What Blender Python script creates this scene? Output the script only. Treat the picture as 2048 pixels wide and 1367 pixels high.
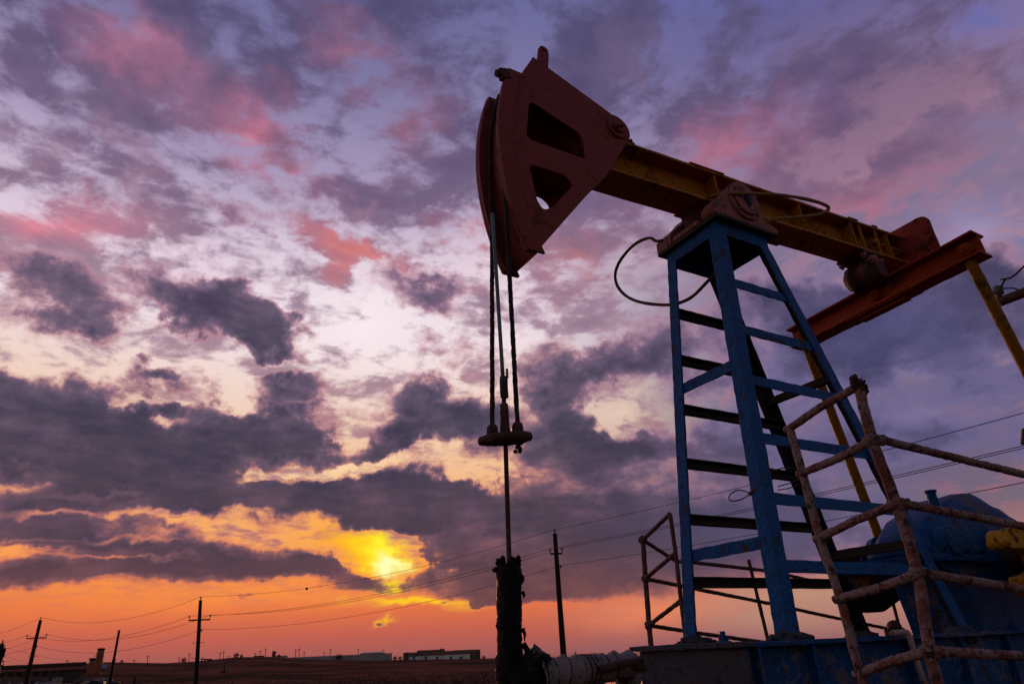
import bpy, bmesh, math, random
from mathutils import Vector, Matrix, noise
for o in list(bpy.data.objects): bpy.data.objects.remove(o)
scene = bpy.context.scene
COL = scene.collection
R = math.radians

# ------------------------------------------------------------------ camera
# metres; x runs along the walking beam from the well to the gearbox, z = 0 is the deck of the base frame
PITCH, ROLL, YAW = 0.4279, -0.0453, 1.0352
FPX = 1358.95
CAM = Vector((-4.4304, -3.6784, -0.0273))
FWD = Vector((math.cos(PITCH)*math.cos(YAW), math.cos(PITCH)*math.sin(YAW), math.sin(PITCH)))
RGT0 = Vector((math.sin(YAW), -math.cos(YAW), 0)); UP0 = RGT0.cross(FWD)
RGT = RGT0*math.cos(ROLL) + UP0*math.sin(ROLL); UPV = UP0*math.cos(ROLL) - RGT0*math.sin(ROLL)
cam = bpy.data.cameras.new('camera'); cam_ob = bpy.data.objects.new('camera', cam); COL.objects.link(cam_ob)
cam.sensor_width = 36; cam.lens = 36*FPX/2048; cam.clip_start = 0.05; cam.clip_end = 9000
cam.dof.use_dof = True; cam.dof.focus_distance = 5.2; cam.dof.aperture_fstop = 5.6
cam_ob.matrix_world = Matrix((RGT, UPV, -FWD)).transposed().to_4x4(); cam_ob.matrix_world.translation = CAM
scene.camera = cam_ob
def ray(px, py):
    return (RGT*((px-1024)/FPX) + UPV*((683.5-py)/FPX) + FWD).normalized()
def at(px, py, dist):                       # the point at a horizontal distance along the sight line through a pixel of the photograph
    d = ray(px, py); return CAM + d*(dist/math.hypot(d.x, d.y))

# ------------------------------------------------------------------ sky
vs = scene.view_settings
scene.display_settings.display_device = 'sRGB'
vs.view_transform = 'Standard'; vs.look = 'None'; vs.exposure = 0; vs.gamma = 1; vs.use_curve_mapping = False
def lin(c): 
    return tuple((v/255/12.92 if v/255 <= 0.04045 else ((v/255+0.055)/1.055)**2.4) for v in c[:3]) + (1.0,)
world = bpy.data.worlds.new('World'); scene.world = world; world.use_nodes = True
class G:                                     # small helper to write node graphs
    def __init__(s, nt): s.nt = nt
    def n(s, t, **kw):
        x = s.nt.nodes.new(t)
        for k, v in kw.items(): setattr(x, k, v)
        return x
    def put(s, sock, v):
        if isinstance(v, bpy.types.NodeSocket): s.nt.links.new(v, sock)
        elif v is not None: sock.default_value = v
    def m(s, op, a, b=None, c=None, clamp=False):
        x = s.n('ShaderNodeMath', operation=op, use_clamp=clamp)
        s.put(x.inputs[0], a); s.put(x.inputs[1], b); s.put(x.inputs[2], c); return x.outputs[0]
    def vm(s, op, a, b=None, out=0):
        x = s.n('ShaderNodeVectorMath', operation=op); s.put(x.inputs[0], a)
        if op == 'SCALE': s.put(x.inputs['Scale'], b)
        else: s.put(x.inputs[1], b)
        return x.outputs['Value'] if op in ('DOT_PRODUCT', 'LENGTH') else x.outputs[0]
    def mix(s, f, a, b, blend='MIX'):
        x = s.n('ShaderNodeMix', data_type='RGBA', blend_type=blend); s.put(x.inputs[0], f); s.put(x.inputs[6], a); s.put(x.inputs[7], b); return x.outputs[2]
    def noise(s, vec, scale, detail=4, rough=0.5, dist=0.0, color=False, lac=2.0):
        x = s.n('ShaderNodeTexNoise'); s.put(x.inputs['Vector'], vec); x.inputs['Scale'].default_value = scale
        x.inputs['Detail'].default_value = detail; x.inputs['Roughness'].default_value = rough; x.inputs['Distortion'].default_value = dist
        x.inputs['Lacunarity'].default_value = lac
        return x.outputs['Color' if color else 0]
    def ramp(s, f, stops, interp='LINEAR'):
        x = s.n('ShaderNodeValToRGB'); s.put(x.inputs[0], f); e = x.color_ramp; e.interpolation = interp
        while len(e.elements) < len(stops): e.elements.new(0.5)
        for el, (p, c) in zip(e.elements, stops): el.position = p; el.color = c if len(c) == 4 else (*c, 1)
        return x.outputs[0]
    def sstep(s, v, a, b, lo=0.0, hi=1.0):
        x = s.n('ShaderNodeMapRange', interpolation_type='SMOOTHSTEP'); s.put(x.inputs[0], v)
        for i, q in zip((1, 2, 3, 4), (a, b, lo, hi)): s.put(x.inputs[i], q)
        return x.outputs[0]
    def xyz(s, a, b, c=0.0):
        x = s.n('ShaderNodeCombineXYZ')
        for i, v in enumerate((a, b, c)): s.put(x.inputs[i], v)
        return x.outputs[0]
def build_sky():
    nt = world.node_tree; nt.nodes.clear(); g = G(nt)
    d = g.n('ShaderNodeTexCoord').outputs['Generated']
    # stereographic chart of the sky about a fixed world direction (south-west, 24.5 degrees up)
    S, SR, SU = FWD, RGT0, UP0
    dF = g.vm('DOT_PRODUCT', d, tuple(S)); den = g.m('MAXIMUM', g.m('ADD', dF, 1.0), 0.05)
    U = g.m('DIVIDE', g.vm('DOT_PRODUCT', d, tuple(SR)), den); V = g.m('DIVIDE', g.vm('DOT_PRODUCT', d, tuple(SU)), den)
    uv0 = g.xyz(U, V)
    sep = g.n('ShaderNodeSeparateXYZ'); g.put(sep.inputs[0], d); Z = sep.outputs[2]
    def chart(px, py):
        v = ray(px, py); q = 1+v.dot(S); return Vector((v.dot(SR)/q, v.dot(SU)/q))
    # cloud-deck plan coordinates: features shrink and flatten towards the horizon
    zz = g.m('ADD', g.m('MAXIMUM', Z, 0.0), 0.16)
    P = g.xyz(g.m('DIVIDE', sep.outputs[0], zz), g.m('DIVIDE', sep.outputs[1], zz), g.m('MULTIPLY', Z, 1.3))
    w1 = g.vm('SUBTRACT', g.noise(P, 2.2, 3, 0.55, color=True), (0.5, 0.5, 0.5))
    w2 = g.vm('SUBTRACT', g.noise(uv0, 26.0, 5, 0.6, color=True), (0.5, 0.5, 0.5))
    flat = g.xyz(1.0, g.sstep(Z, 0.03, 0.40, 0.30, 1.0))          # less vertical wander near the horizon
    warp = g.vm('MULTIPLY', g.vm('ADD', g.vm('SCALE', w1, SKYW1), g.vm('SCALE', w2, SKYW2)), flat)
    uv = g.vm('ADD', uv0, warp)
    uvs = g.vm('ADD', uv0, g.vm('SCALE', warp, 0.5))
    def blob(b, kind='SPHERICAL', vec=None):
        x, y, rx, ry, rot = b[:5]; c, s = math.cos(R(rot)), math.sin(R(rot))
        o = chart(x, y); a = (chart(x+c*rx, y+s*rx) - chart(x-c*rx, y-s*rx))/2; bb = (chart(x-s*ry, y+c*ry) - chart(x+s*ry, y-c*ry))/2
        mp = g.n('ShaderNodeMapping', vector_type='TEXTURE'); g.put(mp.inputs[0], vec or uv)
        mp.inputs['Location'].default_value = (*o, 0); mp.inputs['Rotation'].default_value = (0, 0, math.atan2(a.y, a.x)); mp.inputs['Scale'].default_value = (a.length, bb.length, 1)
        gr = g.n('ShaderNodeTexGradient', gradient_type=kind); g.put(gr.inputs[0], mp.outputs[0]); return gr.outputs[1]
    def paint(col, blobs, kind='QUADRATIC_SPHERE', vec=None):
        for b in blobs:
            col = g.mix(g.m('MULTIPLY', blob(b, kind, vec), b[6], clamp=True), col, lin(b[5])) if kind != 'S' else col
        return col
    L = g.ramp(Z, [(p, lin(c)) for p, c in SKY_LEFT]); Rr = g.ramp(Z, [(p, lin(c)) for p, c in SKY_RIGHT])
    ua, ub = chart(1000, 700).x, chart(1560, 700).x
    wob = g.m('MULTIPLY_ADD', g.noise(P, 1.1, 3, 0.5), 0.12, -0.06)
    base = g.mix(g.sstep(g.m('ADD', U, wob), ua, ub), L, Rr)
    base = paint(base, SKY_BACK, vec=uvs)
    # thin high cloud: mauve veils and pink patches
    nA = g.noise(P, 5.2, 9, 0.60, 0.3); nB = g.noise(P, 13.0, 7, 0.60, 0.3)
    veil = None
    for b in SKY_VEIL:
        v = g.m('MULTIPLY', blob(b), b[5]); veil = v if veil is None else g.m('ADD', veil, v)
    hi = g.sstep(Z, 0.30, 0.62)
    nmix = g.m('ADD', g.m('MULTIPLY', nA, 0.58), g.m('MULTIPLY', nB, 0.42))
    den_v = g.m('ADD', g.m('MULTIPLY_ADD', hi, 0.10, 0.06), g.m('ADD', veil, g.m('MULTIPLY_ADD', nmix, 4.6, -2.25)))
    va = g.sstep(den_v, -0.06, 0.55)
    vcol = g.ramp(Z, [(p, lin(c)) for p, c in SKY_VEILCOL])
    vcol = paint(vcol, SKY_PINK)
    sh = g.m('MULTIPLY_ADD', g.sstep(den_v, 0.2, 1.3), -0.38, 1.12); vcol = g.mix(1.0, vcol, g.xyz(sh, sh, g.m('MULTIPLY_ADD', sh, 0.8, 0.2)), 'MULTIPLY')
    base = g.mix(g.m('MULTIPLY', va, g.sstep(Z, 0.05, 0.17, 0.12, 0.92)), base, vcol)
    # dark broken cumulus under it
    dk = None
    for b in SKY_DARK:
        v = g.m('MULTIPLY', blob(b), b[5]); dk = v if dk is None else g.m('ADD', dk, v)
    dk = g.m('MINIMUM', dk, 0.80)
    nC = g.noise(uv0, 17.0, 9, 0.64, 0.1); nD = g.noise(P, 5.5, 9, 0.66, 0.2)
    nE = g.noise(g.xyz(g.m('MULTIPLY', U, 15.0), g.m('MULTIPLY', V, 52.0)), 1.0, 8, 0.62, 0.3)
    lowz = g.sstep(Z, 0.32, 0.08)
    nn = g.m('ADD', g.m('MULTIPLY', nC, 0.5), g.m('ADD', g.m('MULTIPLY', nD, g.m('MULTIPLY_ADD', lowz, -0.38, 0.5)), g.m('MULTIPLY', nE, g.m('MULTIPLY', lowz, 0.38))))
    dd = g.m('ADD', dk, g.m('MULTIPLY', g.m('MULTIPLY_ADD', nn, SKYN, -SKYN/2), g.sstep(Z, 0.05, 0.15, 0.45, 1.0)))
    edge = g.sstep(dd, 0.06, 0.46); mid = g.sstep(dd, 0.20, 0.60); core = g.sstep(dd, 0.42, 0.92)
    ecol = g.ramp(Z, [(p, lin(c)) for p, c in SKY_EDGE]); ecol = paint(ecol, SKY_EDGEPAINT)
    mcol = g.ramp(Z, [(p, lin(c)) for p, c in SKY_MID]); mcol = paint(mcol, SKY_MIDPAINT)
    ccol = g.ramp(Z, [(p, lin(c)) for p, c in SKY_CORE]); ccol = paint(ccol, SKY_COREPAINT)
    cl = g.mix(core, g.mix(mid, ecol, mcol), ccol)
    base = g.mix(g.m('MULTIPLY', edge, 0.97), base, cl)
    # light of the hidden sun breaking through
    for b in SKY_SUN:
        f = g.m('MULTIPLY', blob(b, 'QUADRATIC_SPHERE', uv), g.m('MULTIPLY', b[6], g.sstep(nn, 0.72, 0.50))); base = g.mix(g.m('MULTIPLY', f, g.m('SUBTRACT', 1.0, g.m('MULTIPLY', mid, 0.92)), clamp=True), base, lin(b[5]))
    # the eastern half of the dusk sky, behind the camera
    back = g.ramp(Z, [(0.0, (0.25, 0.19, 0.16)), (0.25, (0.22, 0.19, 0.185)), (0.8, (0.15, 0.155, 0.19))])
    back = g.mix(g.m('MULTIPLY', va, 0.5), back, (0.16, 0.12, 0.13, 1))
    base = g.mix(g.sstep(dF, 0.38, -0.15), base, back)
    base = g.mix(g.sstep(Z, 0.0, -0.02), base, (0.03, 0.017, 0.015, 1))
    bg = g.n('ShaderNodeBackground'); g.put(bg.inputs[0], base); bg.inputs[1].default_value = 1.0
    out = g.n('ShaderNodeOutputWorld'); nt.links.new(bg.outputs[0], out.inputs[0])
    world.cycles.sampling_method = 'MANUAL'; world.cycles.sample_map_resolution = 512

SKYW1, SKYW2, SKYN = 0.050, 0.075, 1.9
SKY_LEFT = [(0.0, (156, 90, 88)), (0.03, (194, 96, 80)), (0.065, (232, 117, 68)), (0.11, (250, 152, 74)), (0.2, (246, 178, 112)), (0.3, (240, 205, 178)),
            (0.42, (240, 222, 228)), (0.5, (222, 202, 220)), (0.6, (170, 154, 188)), (0.7, (128, 122, 164)), (0.8, (100, 101, 152))]
SKY_RIGHT = [(0.0, (150, 100, 104)), (0.05, (188, 138, 118)), (0.09, (182, 126, 114)), (0.14, (118, 102, 118)), (0.22, (104, 96, 128)), (0.35, (108, 102, 138)), (0.5, (128, 114, 146)),
             (0.6, (134, 114, 150)), (0.7, (104, 98, 148)), (0.8, (88, 96, 165))]
#            x    y   rx   ry  rot  colour            strength
SKY_BACK = [(720, 640, 520, 260, 0, (250, 236, 240), 0.9), (330, 500, 330, 110, 8, (238, 215, 226), 0.6), (980, 560, 200, 170, 0, (240, 215, 220), 0.6),
            (1250, 830, 170, 90, 0, (235, 205, 185), 0.8), (1300, 520, 200, 120, 0, (205, 175, 185), 0.6),
            (640, 930, 420, 60, -6, (252, 218, 172), 0.9), (420, 1040, 330, 70, 0, (248, 172, 104), 0.8), (740, 1085, 230, 90, 10, (255, 180, 60), 1.0),
            (500, 1190, 700, 60, -2, (252, 148, 70), 0.7), (1300, 1225, 260, 60, -6, (236, 130, 88), 0.9), (1560, 1230, 260, 60, 0, (190, 142, 120), 0.7),
            (1960, 20, 200, 90, 0, (98, 108, 178), 0.7), (1480, 170, 200, 120, 0, (128, 126, 180), 0.5), (1950, 470, 260, 110, -10, (176, 160, 205), 0.7), (1850, 830, 260, 60, 0, (140, 126, 164), 0.6),
            (1800, 760, 140, 60, -15, (158, 138, 170), 0.6)]
SKY_VEIL = [(230, 130, 330, 150, 20, 0.30), (120, 300, 300, 120, 25, 0.35), (480, 330, 260, 90, 20, 0.35), (560, 120, 300, 160, 20, 0.30), (100, 440, 300, 90, 8, 0.45),
            (690, 500, 170, 55, 25, 0.9), (800, 330, 220, 100, 0, 0.25), (730, 400, 110, 60, 10, 0.7), (900, 200, 260, 160, 60, 0.3), (900, 420, 110, 110, 60, 0.55),
            (1300, 110, 320, 200, 40, 0.45), (1700, 250, 280, 170, -35, 0.6), (1950, 150, 220, 180, -50, 0.6), (1600, 350, 360, 90, -10, 0.5), (1880, 380, 320, 110, -10, 0.4),
            (1180, 470, 200, 130, 0, 0.45), (1150, 620, 160, 90, 0, 0.4), (860, 690, 160, 50, 0, 0.4), (250, 540, 200, 60, 15, 0.3), (430, 700, 260, 60, 5, 0.15),
            (700, 640, 330, 110, 0, -0.40), (330, 500, 200, 50, 5, -0.25), (930, 560, 130, 70, 0, -0.3), (1270, 140, 160, 80, -60, -0.35), (1480, 170, 170, 90, -60, -0.2), (1960, 20, 160, 60, 0, -0.5), (1960, 470, 220, 90, 0, -0.3)]
SKY_VEILCOL = [(0.0, (190, 105, 90)), (0.1, (180, 105, 100)), (0.25, (165, 120, 130)), (0.42, (160, 128, 148)), (0.55, (122, 98, 128)), (0.66, (92, 80, 114)), (0.8, (78, 74, 112))]
SKY_PINK = [(1800, 900, 700, 330, 0, (98, 90, 124), 1.4), (1750, 720, 300, 120, -10, (112, 100, 134), 0.8), (690, 500, 250, 100, 25, (214, 116, 122), 1.2), (740, 525, 150, 55, 25, (228, 122, 112), 1.0), (110, 430, 360, 110, 5, (214, 124, 142), 1.1), (510, 250, 150, 140, 40, (206, 118, 138), 1.0), (250, 90, 230, 120, 20, (184, 116, 146), 0.9), (600, 330, 160, 80, 20, (204, 122, 142), 0.7),
            (320, 130, 260, 120, 25, (168, 112, 138), 0.8), (700, 110, 200, 120, 30, (160, 106, 132), 0.8), (420, 210, 200, 100, 0, (150, 104, 135), 0.5), (820, 230, 140, 160, 30, (164, 106, 130), 0.7), (1150, 520, 200, 120, 0, (190, 118, 122), 0.9), (930, 480, 140, 100, 0, (200, 118, 124), 0.9),
            (1430, 310, 320, 130, -25, (178, 108, 132), 0.9), (1720, 400, 380, 120, -12, (172, 104, 126), 0.9), (1650, 190, 260, 130, -30, (106, 84, 124), 0.7)]
#            x    y   rx   ry  rot weight
SKY_DARK = [(230, 860, 340, 120, 6, 0.35), (560, 870, 200, 90, 0, 0.30), (650, 1000, 420, 80, 3, 0.30), (60, 760, 160, 60, 0, 0.30), (250, 1020, 220, 50, 0, 0.35), (1180, 850, 200, 110, 0, 0.30), (680, 1060, 120, 30, 0, 0.3), (400, 930, 160, 50, 0, 0.3), (110, 830, 260, 110, 5, 0.95), (60, 890, 220, 80, 0, 0.5), (300, 880, 240, 70, 8, 0.6), (410, 860, 200, 90, 8, 0.75), (575, 820, 130, 60, -5, 0.95), (610, 880, 120, 60, 0, 0.95),
            (200, 940, 360, 70, 3, 0.7), (140, 1000, 300, 70, 0, 0.6), (330, 960, 230, 55, 8, 0.4), (60, 1010, 200, 50, 0, 0.3),
            (885, 805, 175, 80, 5, 1.15), (790, 882, 150, 55, -3, 1.1), (950, 850, 100, 90, 0, 0.6),
            (620, 990, 390, 75, 3, 0.95), (450, 1005, 190, 50, 0, 0.5), (770, 985, 250, 80, 0, 0.6), (930, 1015, 260, 85, 5, 0.7), (800, 1045, 200, 45, 8, 0.3),
            (1150, 900, 260, 80, 0, 0.95), (1130, 785, 110, 120, 0, 0.9), (1200, 750, 75, 55, 0, 0.5), (1160, 1010, 330, 90, 0, 0.8), (1230, 1100, 320, 120, 0, 0.8), (1020, 1135, 290, 90, 0, 0.85), (950, 1175, 200, 40, 3, 0.5), (1130, 1180, 260, 45, 0, 0.6), (1420, 1060, 300, 140, -4, 0.75), (1650, 1060, 320, 120, -8, 0.6),
            (500, 1112, 200, 42, 8, 0.9), (590, 1133, 120, 30, 3, 0.7), (720, 1165, 130, 22, 3, 0.9), (420, 1120, 200, 26, 4, 0.4),
            (90, 1056, 230, 36, 2, 0.9), (240, 1092, 300, 32, 4, 0.85), (100, 1126, 330, 32, 0, 0.9), (150, 1075, 260, 8, 2, -0.35), (260, 1110, 260, 7, 3, -0.35), (100, 1155, 320, 30, 0, 0.9), (360, 1140, 240, 26, 3, 0.8), (330, 1062, 130, 22, 5, 0.5),
            (440, 615, 190, 90, 18, 0.95), (540, 650, 110, 70, 25, 0.7), (390, 640, 110, 60, 0, 0.4), (470, 570, 80, 40, 0, 0.3),
            (120, 580, 260, 75, 18, 0.75), (70, 640, 170, 60, 8, 0.3), (200, 640, 120, 40, 20, 0.3), (310, 752, 100, 36, 3, 0.85), (560, 757, 110, 34, -3, 0.8), (845, 592, 160, 48, -4, 0.62), (620, 706, 60, 22, 0, 0.45), (880, 690, 140, 40, 0, 0.35),
            (1350, 700, 160, 110, -10, 0.75), (1270, 740, 90, 60, 0, 0.3), (1560, 610, 160, 60, -5, 0.6), (1650, 640, 170, 70, -10, 0.45), (1820, 640, 480, 190, -8, 0.85), (1800, 860, 420, 110, 0, 0.35), (1480, 880, 260, 120, 0, 0.4), (1980, 560, 240, 90, -10, 0.5), (1750, 720, 260, 80, 0, 0.4), (2000, 760, 200, 60, 0, 0.3), (1800, 900, 340, 50, 0, 0.3), (1400, 900, 200, 60, 0, 0.3),
            (1290, 60, 240, 130, 40, 0.30), (1720, 260, 180, 110, -40, 0.30), (1960, 150, 190, 120, -50, 0.35), (1560, 330, 200, 50, -15, 0.25), (730, 400, 80, 50, 0, 0.30), (470, 410, 170, 36, 22, 0.32), (250, 260, 200, 50, 30, 0.22), (60, 260, 180, 60, 25, 0.25), (430, 90, 160, 70, 10, 0.2),
            (945, 1205, 22, 10, 0, 0.9), (776, 1237, 16, 8, 0, 0.9), (880, 1205, 18, 6, 0, 0.5), (480, 1190, 40, 8, 0, 0.5), (1040, 1200, 160, 18, 0, 0.4),
            (700, 690, 150, 60, 0, -0.5), (540, 720, 200, 22, 0, -0.4), (690, 930, 240, 22, -8, -0.75), (500, 965, 150, 22, -22, -0.6), (390, 1035, 170, 20, 0, -0.4), (735, 1100, 165, 58, 18, -1.5), (800, 1120, 70, 62, 0, -1.5), (680, 1142, 110, 20, 4, 0.45), (480, 802, 80, 24, 10, -0.45), (300, 800, 120, 16, 6, -0.35), (180, 905, 130, 16, 4, -0.30), (330, 915, 110, 18, 5, -0.35), (240, 985, 160, 18, 3, -0.35), (30, 950, 110, 20, 0, -0.35), (690, 870, 50, 60, 20, -0.5), (120, 1030, 130, 16, 0, -0.5), (790, 1158, 60, 10, -4, 0.7), (768, 1140, 46, 8, -6, 0.9), (806, 1122, 26, 7, 10, 0.9), (905, 1105, 90, 60, 20, 0.5), (960, 950, 80, 20, -8, -0.7), (1250, 835, 100, 40, 0, -0.8), (350, 700, 160, 30, 0, -0.4)]
SKY_EDGE = [(0.0, (200, 100, 85)), (0.1, (230, 125, 85)), (0.2, (205, 130, 115)), (0.32, (190, 130, 138)), (0.5, (190, 140, 160)), (0.65, (126, 104, 134)), (0.8, (90, 85, 122))]
SKY_EDGEPAINT = [(1800, 850, 1000, 600, 0, (114, 104, 144), 2.6), (740, 1090, 360, 160, 0, (250, 150, 50), 1.1), (560, 960, 420, 90, -4, (235, 160, 115), 0.8), (1700, 700, 560, 330, 0, (116, 105, 150), 1.3), (1700, 1000, 500, 200, 0, (110, 100, 138), 1.2), (1300, 950, 260, 260, 0, (150, 120, 135), 0.8), (1350, 1190, 260, 60, 0, (200, 118, 100), 0.8)]
SKY_MID = [(0.0, (150, 84, 82)), (0.07, (140, 88, 86)), (0.15, (108, 80, 98)), (0.3, (104, 85, 110)), (0.45, (118, 96, 122)), (0.6, (104, 88, 122)), (0.8, (82, 78, 116))]
SKY_MIDPAINT = [(1800, 850, 900, 500, 0, (92, 86, 122), 2.0), (1800, 700, 600, 400, 0, (94, 88, 128), 1.3), (1600, 1050, 620, 260, 0, (96, 86, 116), 1.2)]
SKY_CORE = [(0.0, (112, 68, 74)), (0.07, (92, 64, 74)), (0.15, (65, 57, 76)), (0.3, (57, 55, 78)), (0.45, (68, 60, 84)), (0.6, (78, 68, 102)), (0.8, (66, 64, 104))]
SKY_COREPAINT = [(1800, 650, 560, 330, 0, (74, 74, 116), 1.0), (1600, 1050, 620, 260, 0, (80, 76, 108), 1.2), (1950, 130, 260, 200, 0, (74, 66, 108), 0.8), (1290, 80, 260, 160, 0, (84, 78, 116), 0.8)]
SKY_SUN = [(720, 1098, 170, 62, 16, (255, 166, 44), 2.2), (748, 1104, 130, 58, 20, (255, 206, 36), 2.6), (786, 1114, 82, 50, 35, (255, 238, 50), 3.2), (800, 1132, 56, 38, 20, (255, 255, 180), 2.2), (790, 1172, 100, 16, -2, (255, 225, 30), 1.8), (820, 1203, 210, 18, 2, (255, 200, 40), 1.6), (776, 1234, 36, 18, 0, (255, 190, 40), 1.4), (1100, 1178, 60, 12, 0, (250, 140, 80), 1.0), (975, 1178, 40, 8, 0, (250, 140, 70), 1.0)]
build_sky()

# ------------------------------------------------------------------ sun: low in the south-west behind the cloud bank
sd = ray(800, 1132)
sun = bpy.data.lights.new('sun', 'SUN'); sun.energy = 0.7; sun.angle = R(9); sun.color = (1.0, 0.52, 0.24)
sun_ob = bpy.data.objects.new('sun', sun); COL.objects.link(sun_ob)
sun_ob.rotation_euler = (-sd).to_track_quat('-Z', 'Y').to_euler()

# ------------------------------------------------------------------ materials
def material(name):
    m = bpy.data.materials.new(name); m.use_nodes = True; nt = m.node_tree; nt.nodes.clear()
    g = G(nt); out = g.n('ShaderNodeOutputMaterial'); b = g.n('ShaderNodeBsdfPrincipled'); nt.links.new(b.outputs[0], out.inputs[0])
    oi = g.n('ShaderNodeObjectInfo'); co = g.n('ShaderNodeTexCoord').outputs['Object']
    vec = g.vm('ADD', co, g.vm('SCALE', g.xyz(1.3, 2.7, 0.9), g.m('MULTIPLY', oi.outputs['Random'], 40.0)))
    return m, g, b, vec
def paint_mat(name, col, dirt=(0.10, 0.075, 0.055), dirt_amt=0.35, rust=(0.10, 0.035, 0.018), rust_amt=0.2, scale=1.0, bump=0.5, rough=0.5, metal=0.0, lump=0.012, vary=0.35):
    m, g, b, v = material(name)
    n1 = g.noise(v, 2.3*scale, 6, 0.6); n2 = g.noise(v, 17*scale, 8, 0.68); n3 = g.noise(v, 70*scale, 4, 0.6)
    c = g.mix(n1, tuple(x*(1-vary) for x in col)+(1,), tuple(min(1, x*(1+vary)) for x in col)+(1,))
    c = g.mix(g.m('MULTIPLY', g.sstep(n3, 0.35, 0.75), 0.25), c, tuple(x*0.6 for x in col)+(1,))
    dm = g.m('MULTIPLY_ADD', n1, 0.6, g.m('MULTIPLY', n2, 0.5)); dmk = g.sstep(dm, 0.67-0.25*dirt_amt, 0.75-0.25*dirt_amt)
    c = g.mix(g.m('MULTIPLY', dmk, 0.85), c, dirt+(1,))
    n4 = g.noise(g.vm('ADD', v, (5.1, 3.3, 8.8)), 9*scale, 9, 0.72)
    rm = g.sstep(n4, 0.66-0.22*rust_amt, 0.685-0.22*rust_amt); c = g.mix(rm, c, rust+(1,))
    g.put(b.inputs['Base Color'], c); b.inputs['Metallic'].default_value = metal
    g.put(b.inputs['Roughness'], g.m('ADD', g.m('MULTIPLY_ADD', n2, 0.35, rough-0.17), g.m('MULTIPLY', dmk, 0.25), clamp=True))
    n5 = g.noise(v, 34*scale, 3, 0.5)
    h = g.m('ADD', g.m('MULTIPLY_ADD', n5, 0.8, g.m('MULTIPLY', n2, 1.0)), g.m('MULTIPLY_ADD', n3, 0.45, g.m('MULTIPLY', rm, -0.35)))
    bp = g.n('ShaderNodeBump'); bp.inputs['Strength'].default_value = bump; bp.inputs['Distance'].default_value = lump; g.put(bp.inputs['Height'], h); g.put(b.inputs['Normal'], bp.outputs[0])
    b.inputs['Specular IOR Level'].default_value = 0.12
    return m
M = {}
M['blue'] = paint_mat('blue_paint', (0.0006, 0.078, 0.28), dirt=(0.028, 0.050, 0.085), dirt_amt=0.32, rust=(0.055, 0.033, 0.028), rust_amt=0.32, bump=0.8, vary=0.45)
M['blue_dirty'] = paint_mat('weathered_blue_paint', (0.001, 0.064, 0.22), dirt=(0.13, 0.11, 0.125), dirt_amt=0.36, rust=(0.05, 0.033, 0.03), rust_amt=0.28, bump=0.9, lump=0.02)  # dirt and wear, plus base-flank shading put into the darker base colour
M['leg_dark'] = paint_mat('dark_blue_steel', (0.022, 0.026, 0.042), dirt=(0.05, 0.04, 0.035), dirt_amt=0.4, rust_amt=0.3, bump=0.8, rough=0.65)  # darker tone for the far rear leg and the leg hollows
M['pitman'] = paint_mat('stained_yellow_paint', (0.24, 0.10, 0.005), dirt=(0.05, 0.03, 0.012), dirt_amt=0.45, rust_amt=0.2, bump=0.5, vary=0.2, scale=0.8)
M['crank_shaded'] = paint_mat('shaded_grimy_yellow', (0.10, 0.055, 0.012), dirt=(0.02, 0.014, 0.012), dirt_amt=0.75, rust_amt=0.3, bump=0.9, rough=0.65)  # far-side copy: grime plus silhouette shade put into the colour
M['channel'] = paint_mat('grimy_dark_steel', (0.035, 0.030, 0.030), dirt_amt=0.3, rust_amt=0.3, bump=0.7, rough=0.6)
M['red'] = paint_mat('red_oxide_paint', (0.215, 0.038, 0.031), dirt=(0.115, 0.036, 0.030), dirt_amt=0.42, rust=(0.06, 0.022, 0.018), rust_amt=0.16, bump=0.45, vary=0.2)
M['pink'] = paint_mat('faded_red_primer', (0.30, 0.105, 0.105), dirt=(0.09, 0.06, 0.055), dirt_amt=0.35, rust_amt=0.15, bump=0.7)
M['orange'] = paint_mat('orange_red_paint', (0.31, 0.046, 0.013), dirt=(0.10, 0.03, 0.02), dirt_amt=0.30, rust_amt=0.20, bump=0.6)
M['rust'] = paint_mat('flaking_rust_red', (0.30, 0.040, 0.025), dirt=(0.36, 0.13, 0.05), dirt_amt=0.25, rust=(0.10, 0.02, 0.015), rust_amt=0.5, bump=1.0, lump=0.03, scale=0.7)
M['yellow'] = paint_mat('ochre_yellow_paint', (0.38, 0.135, 0.005), dirt=(0.11, 0.055, 0.015), dirt_amt=0.38, rust=(0.06, 0.03, 0.016), rust_amt=0.25, bump=0.6, vary=0.25)
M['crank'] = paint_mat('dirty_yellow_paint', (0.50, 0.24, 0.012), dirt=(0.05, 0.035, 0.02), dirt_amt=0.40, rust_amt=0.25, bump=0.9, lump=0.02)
M['grease'] = paint_mat('black_grease', (0.075, 0.030, 0.030), dirt=(0.20, 0.09, 0.09), dirt_amt=0.35, rust=(0.02, 0.012, 0.012), rust_amt=0.3, bump=0.8, rough=0.45, lump=0.015)
M['tar'] = paint_mat('tarry_black_steel', (0.012, 0.011, 0.012), dirt=(0.05, 0.045, 0.045), dirt_amt=0.2, rust=(0.03, 0.02, 0.018), rust_amt=0.3, bump=1.0, rough=0.42, lump=0.025, scale=2.0)
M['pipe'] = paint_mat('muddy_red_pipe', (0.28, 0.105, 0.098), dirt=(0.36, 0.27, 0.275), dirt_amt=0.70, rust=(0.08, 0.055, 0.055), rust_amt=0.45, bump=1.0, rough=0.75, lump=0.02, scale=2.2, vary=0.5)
M['pipe_dark'] = paint_mat('rusty_far_pipe', (0.13, 0.06, 0.05), dirt=(0.16, 0.11, 0.10), dirt_amt=0.45, rust_amt=0.3, bump=0.9, rough=0.7, scale=2.2)
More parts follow.
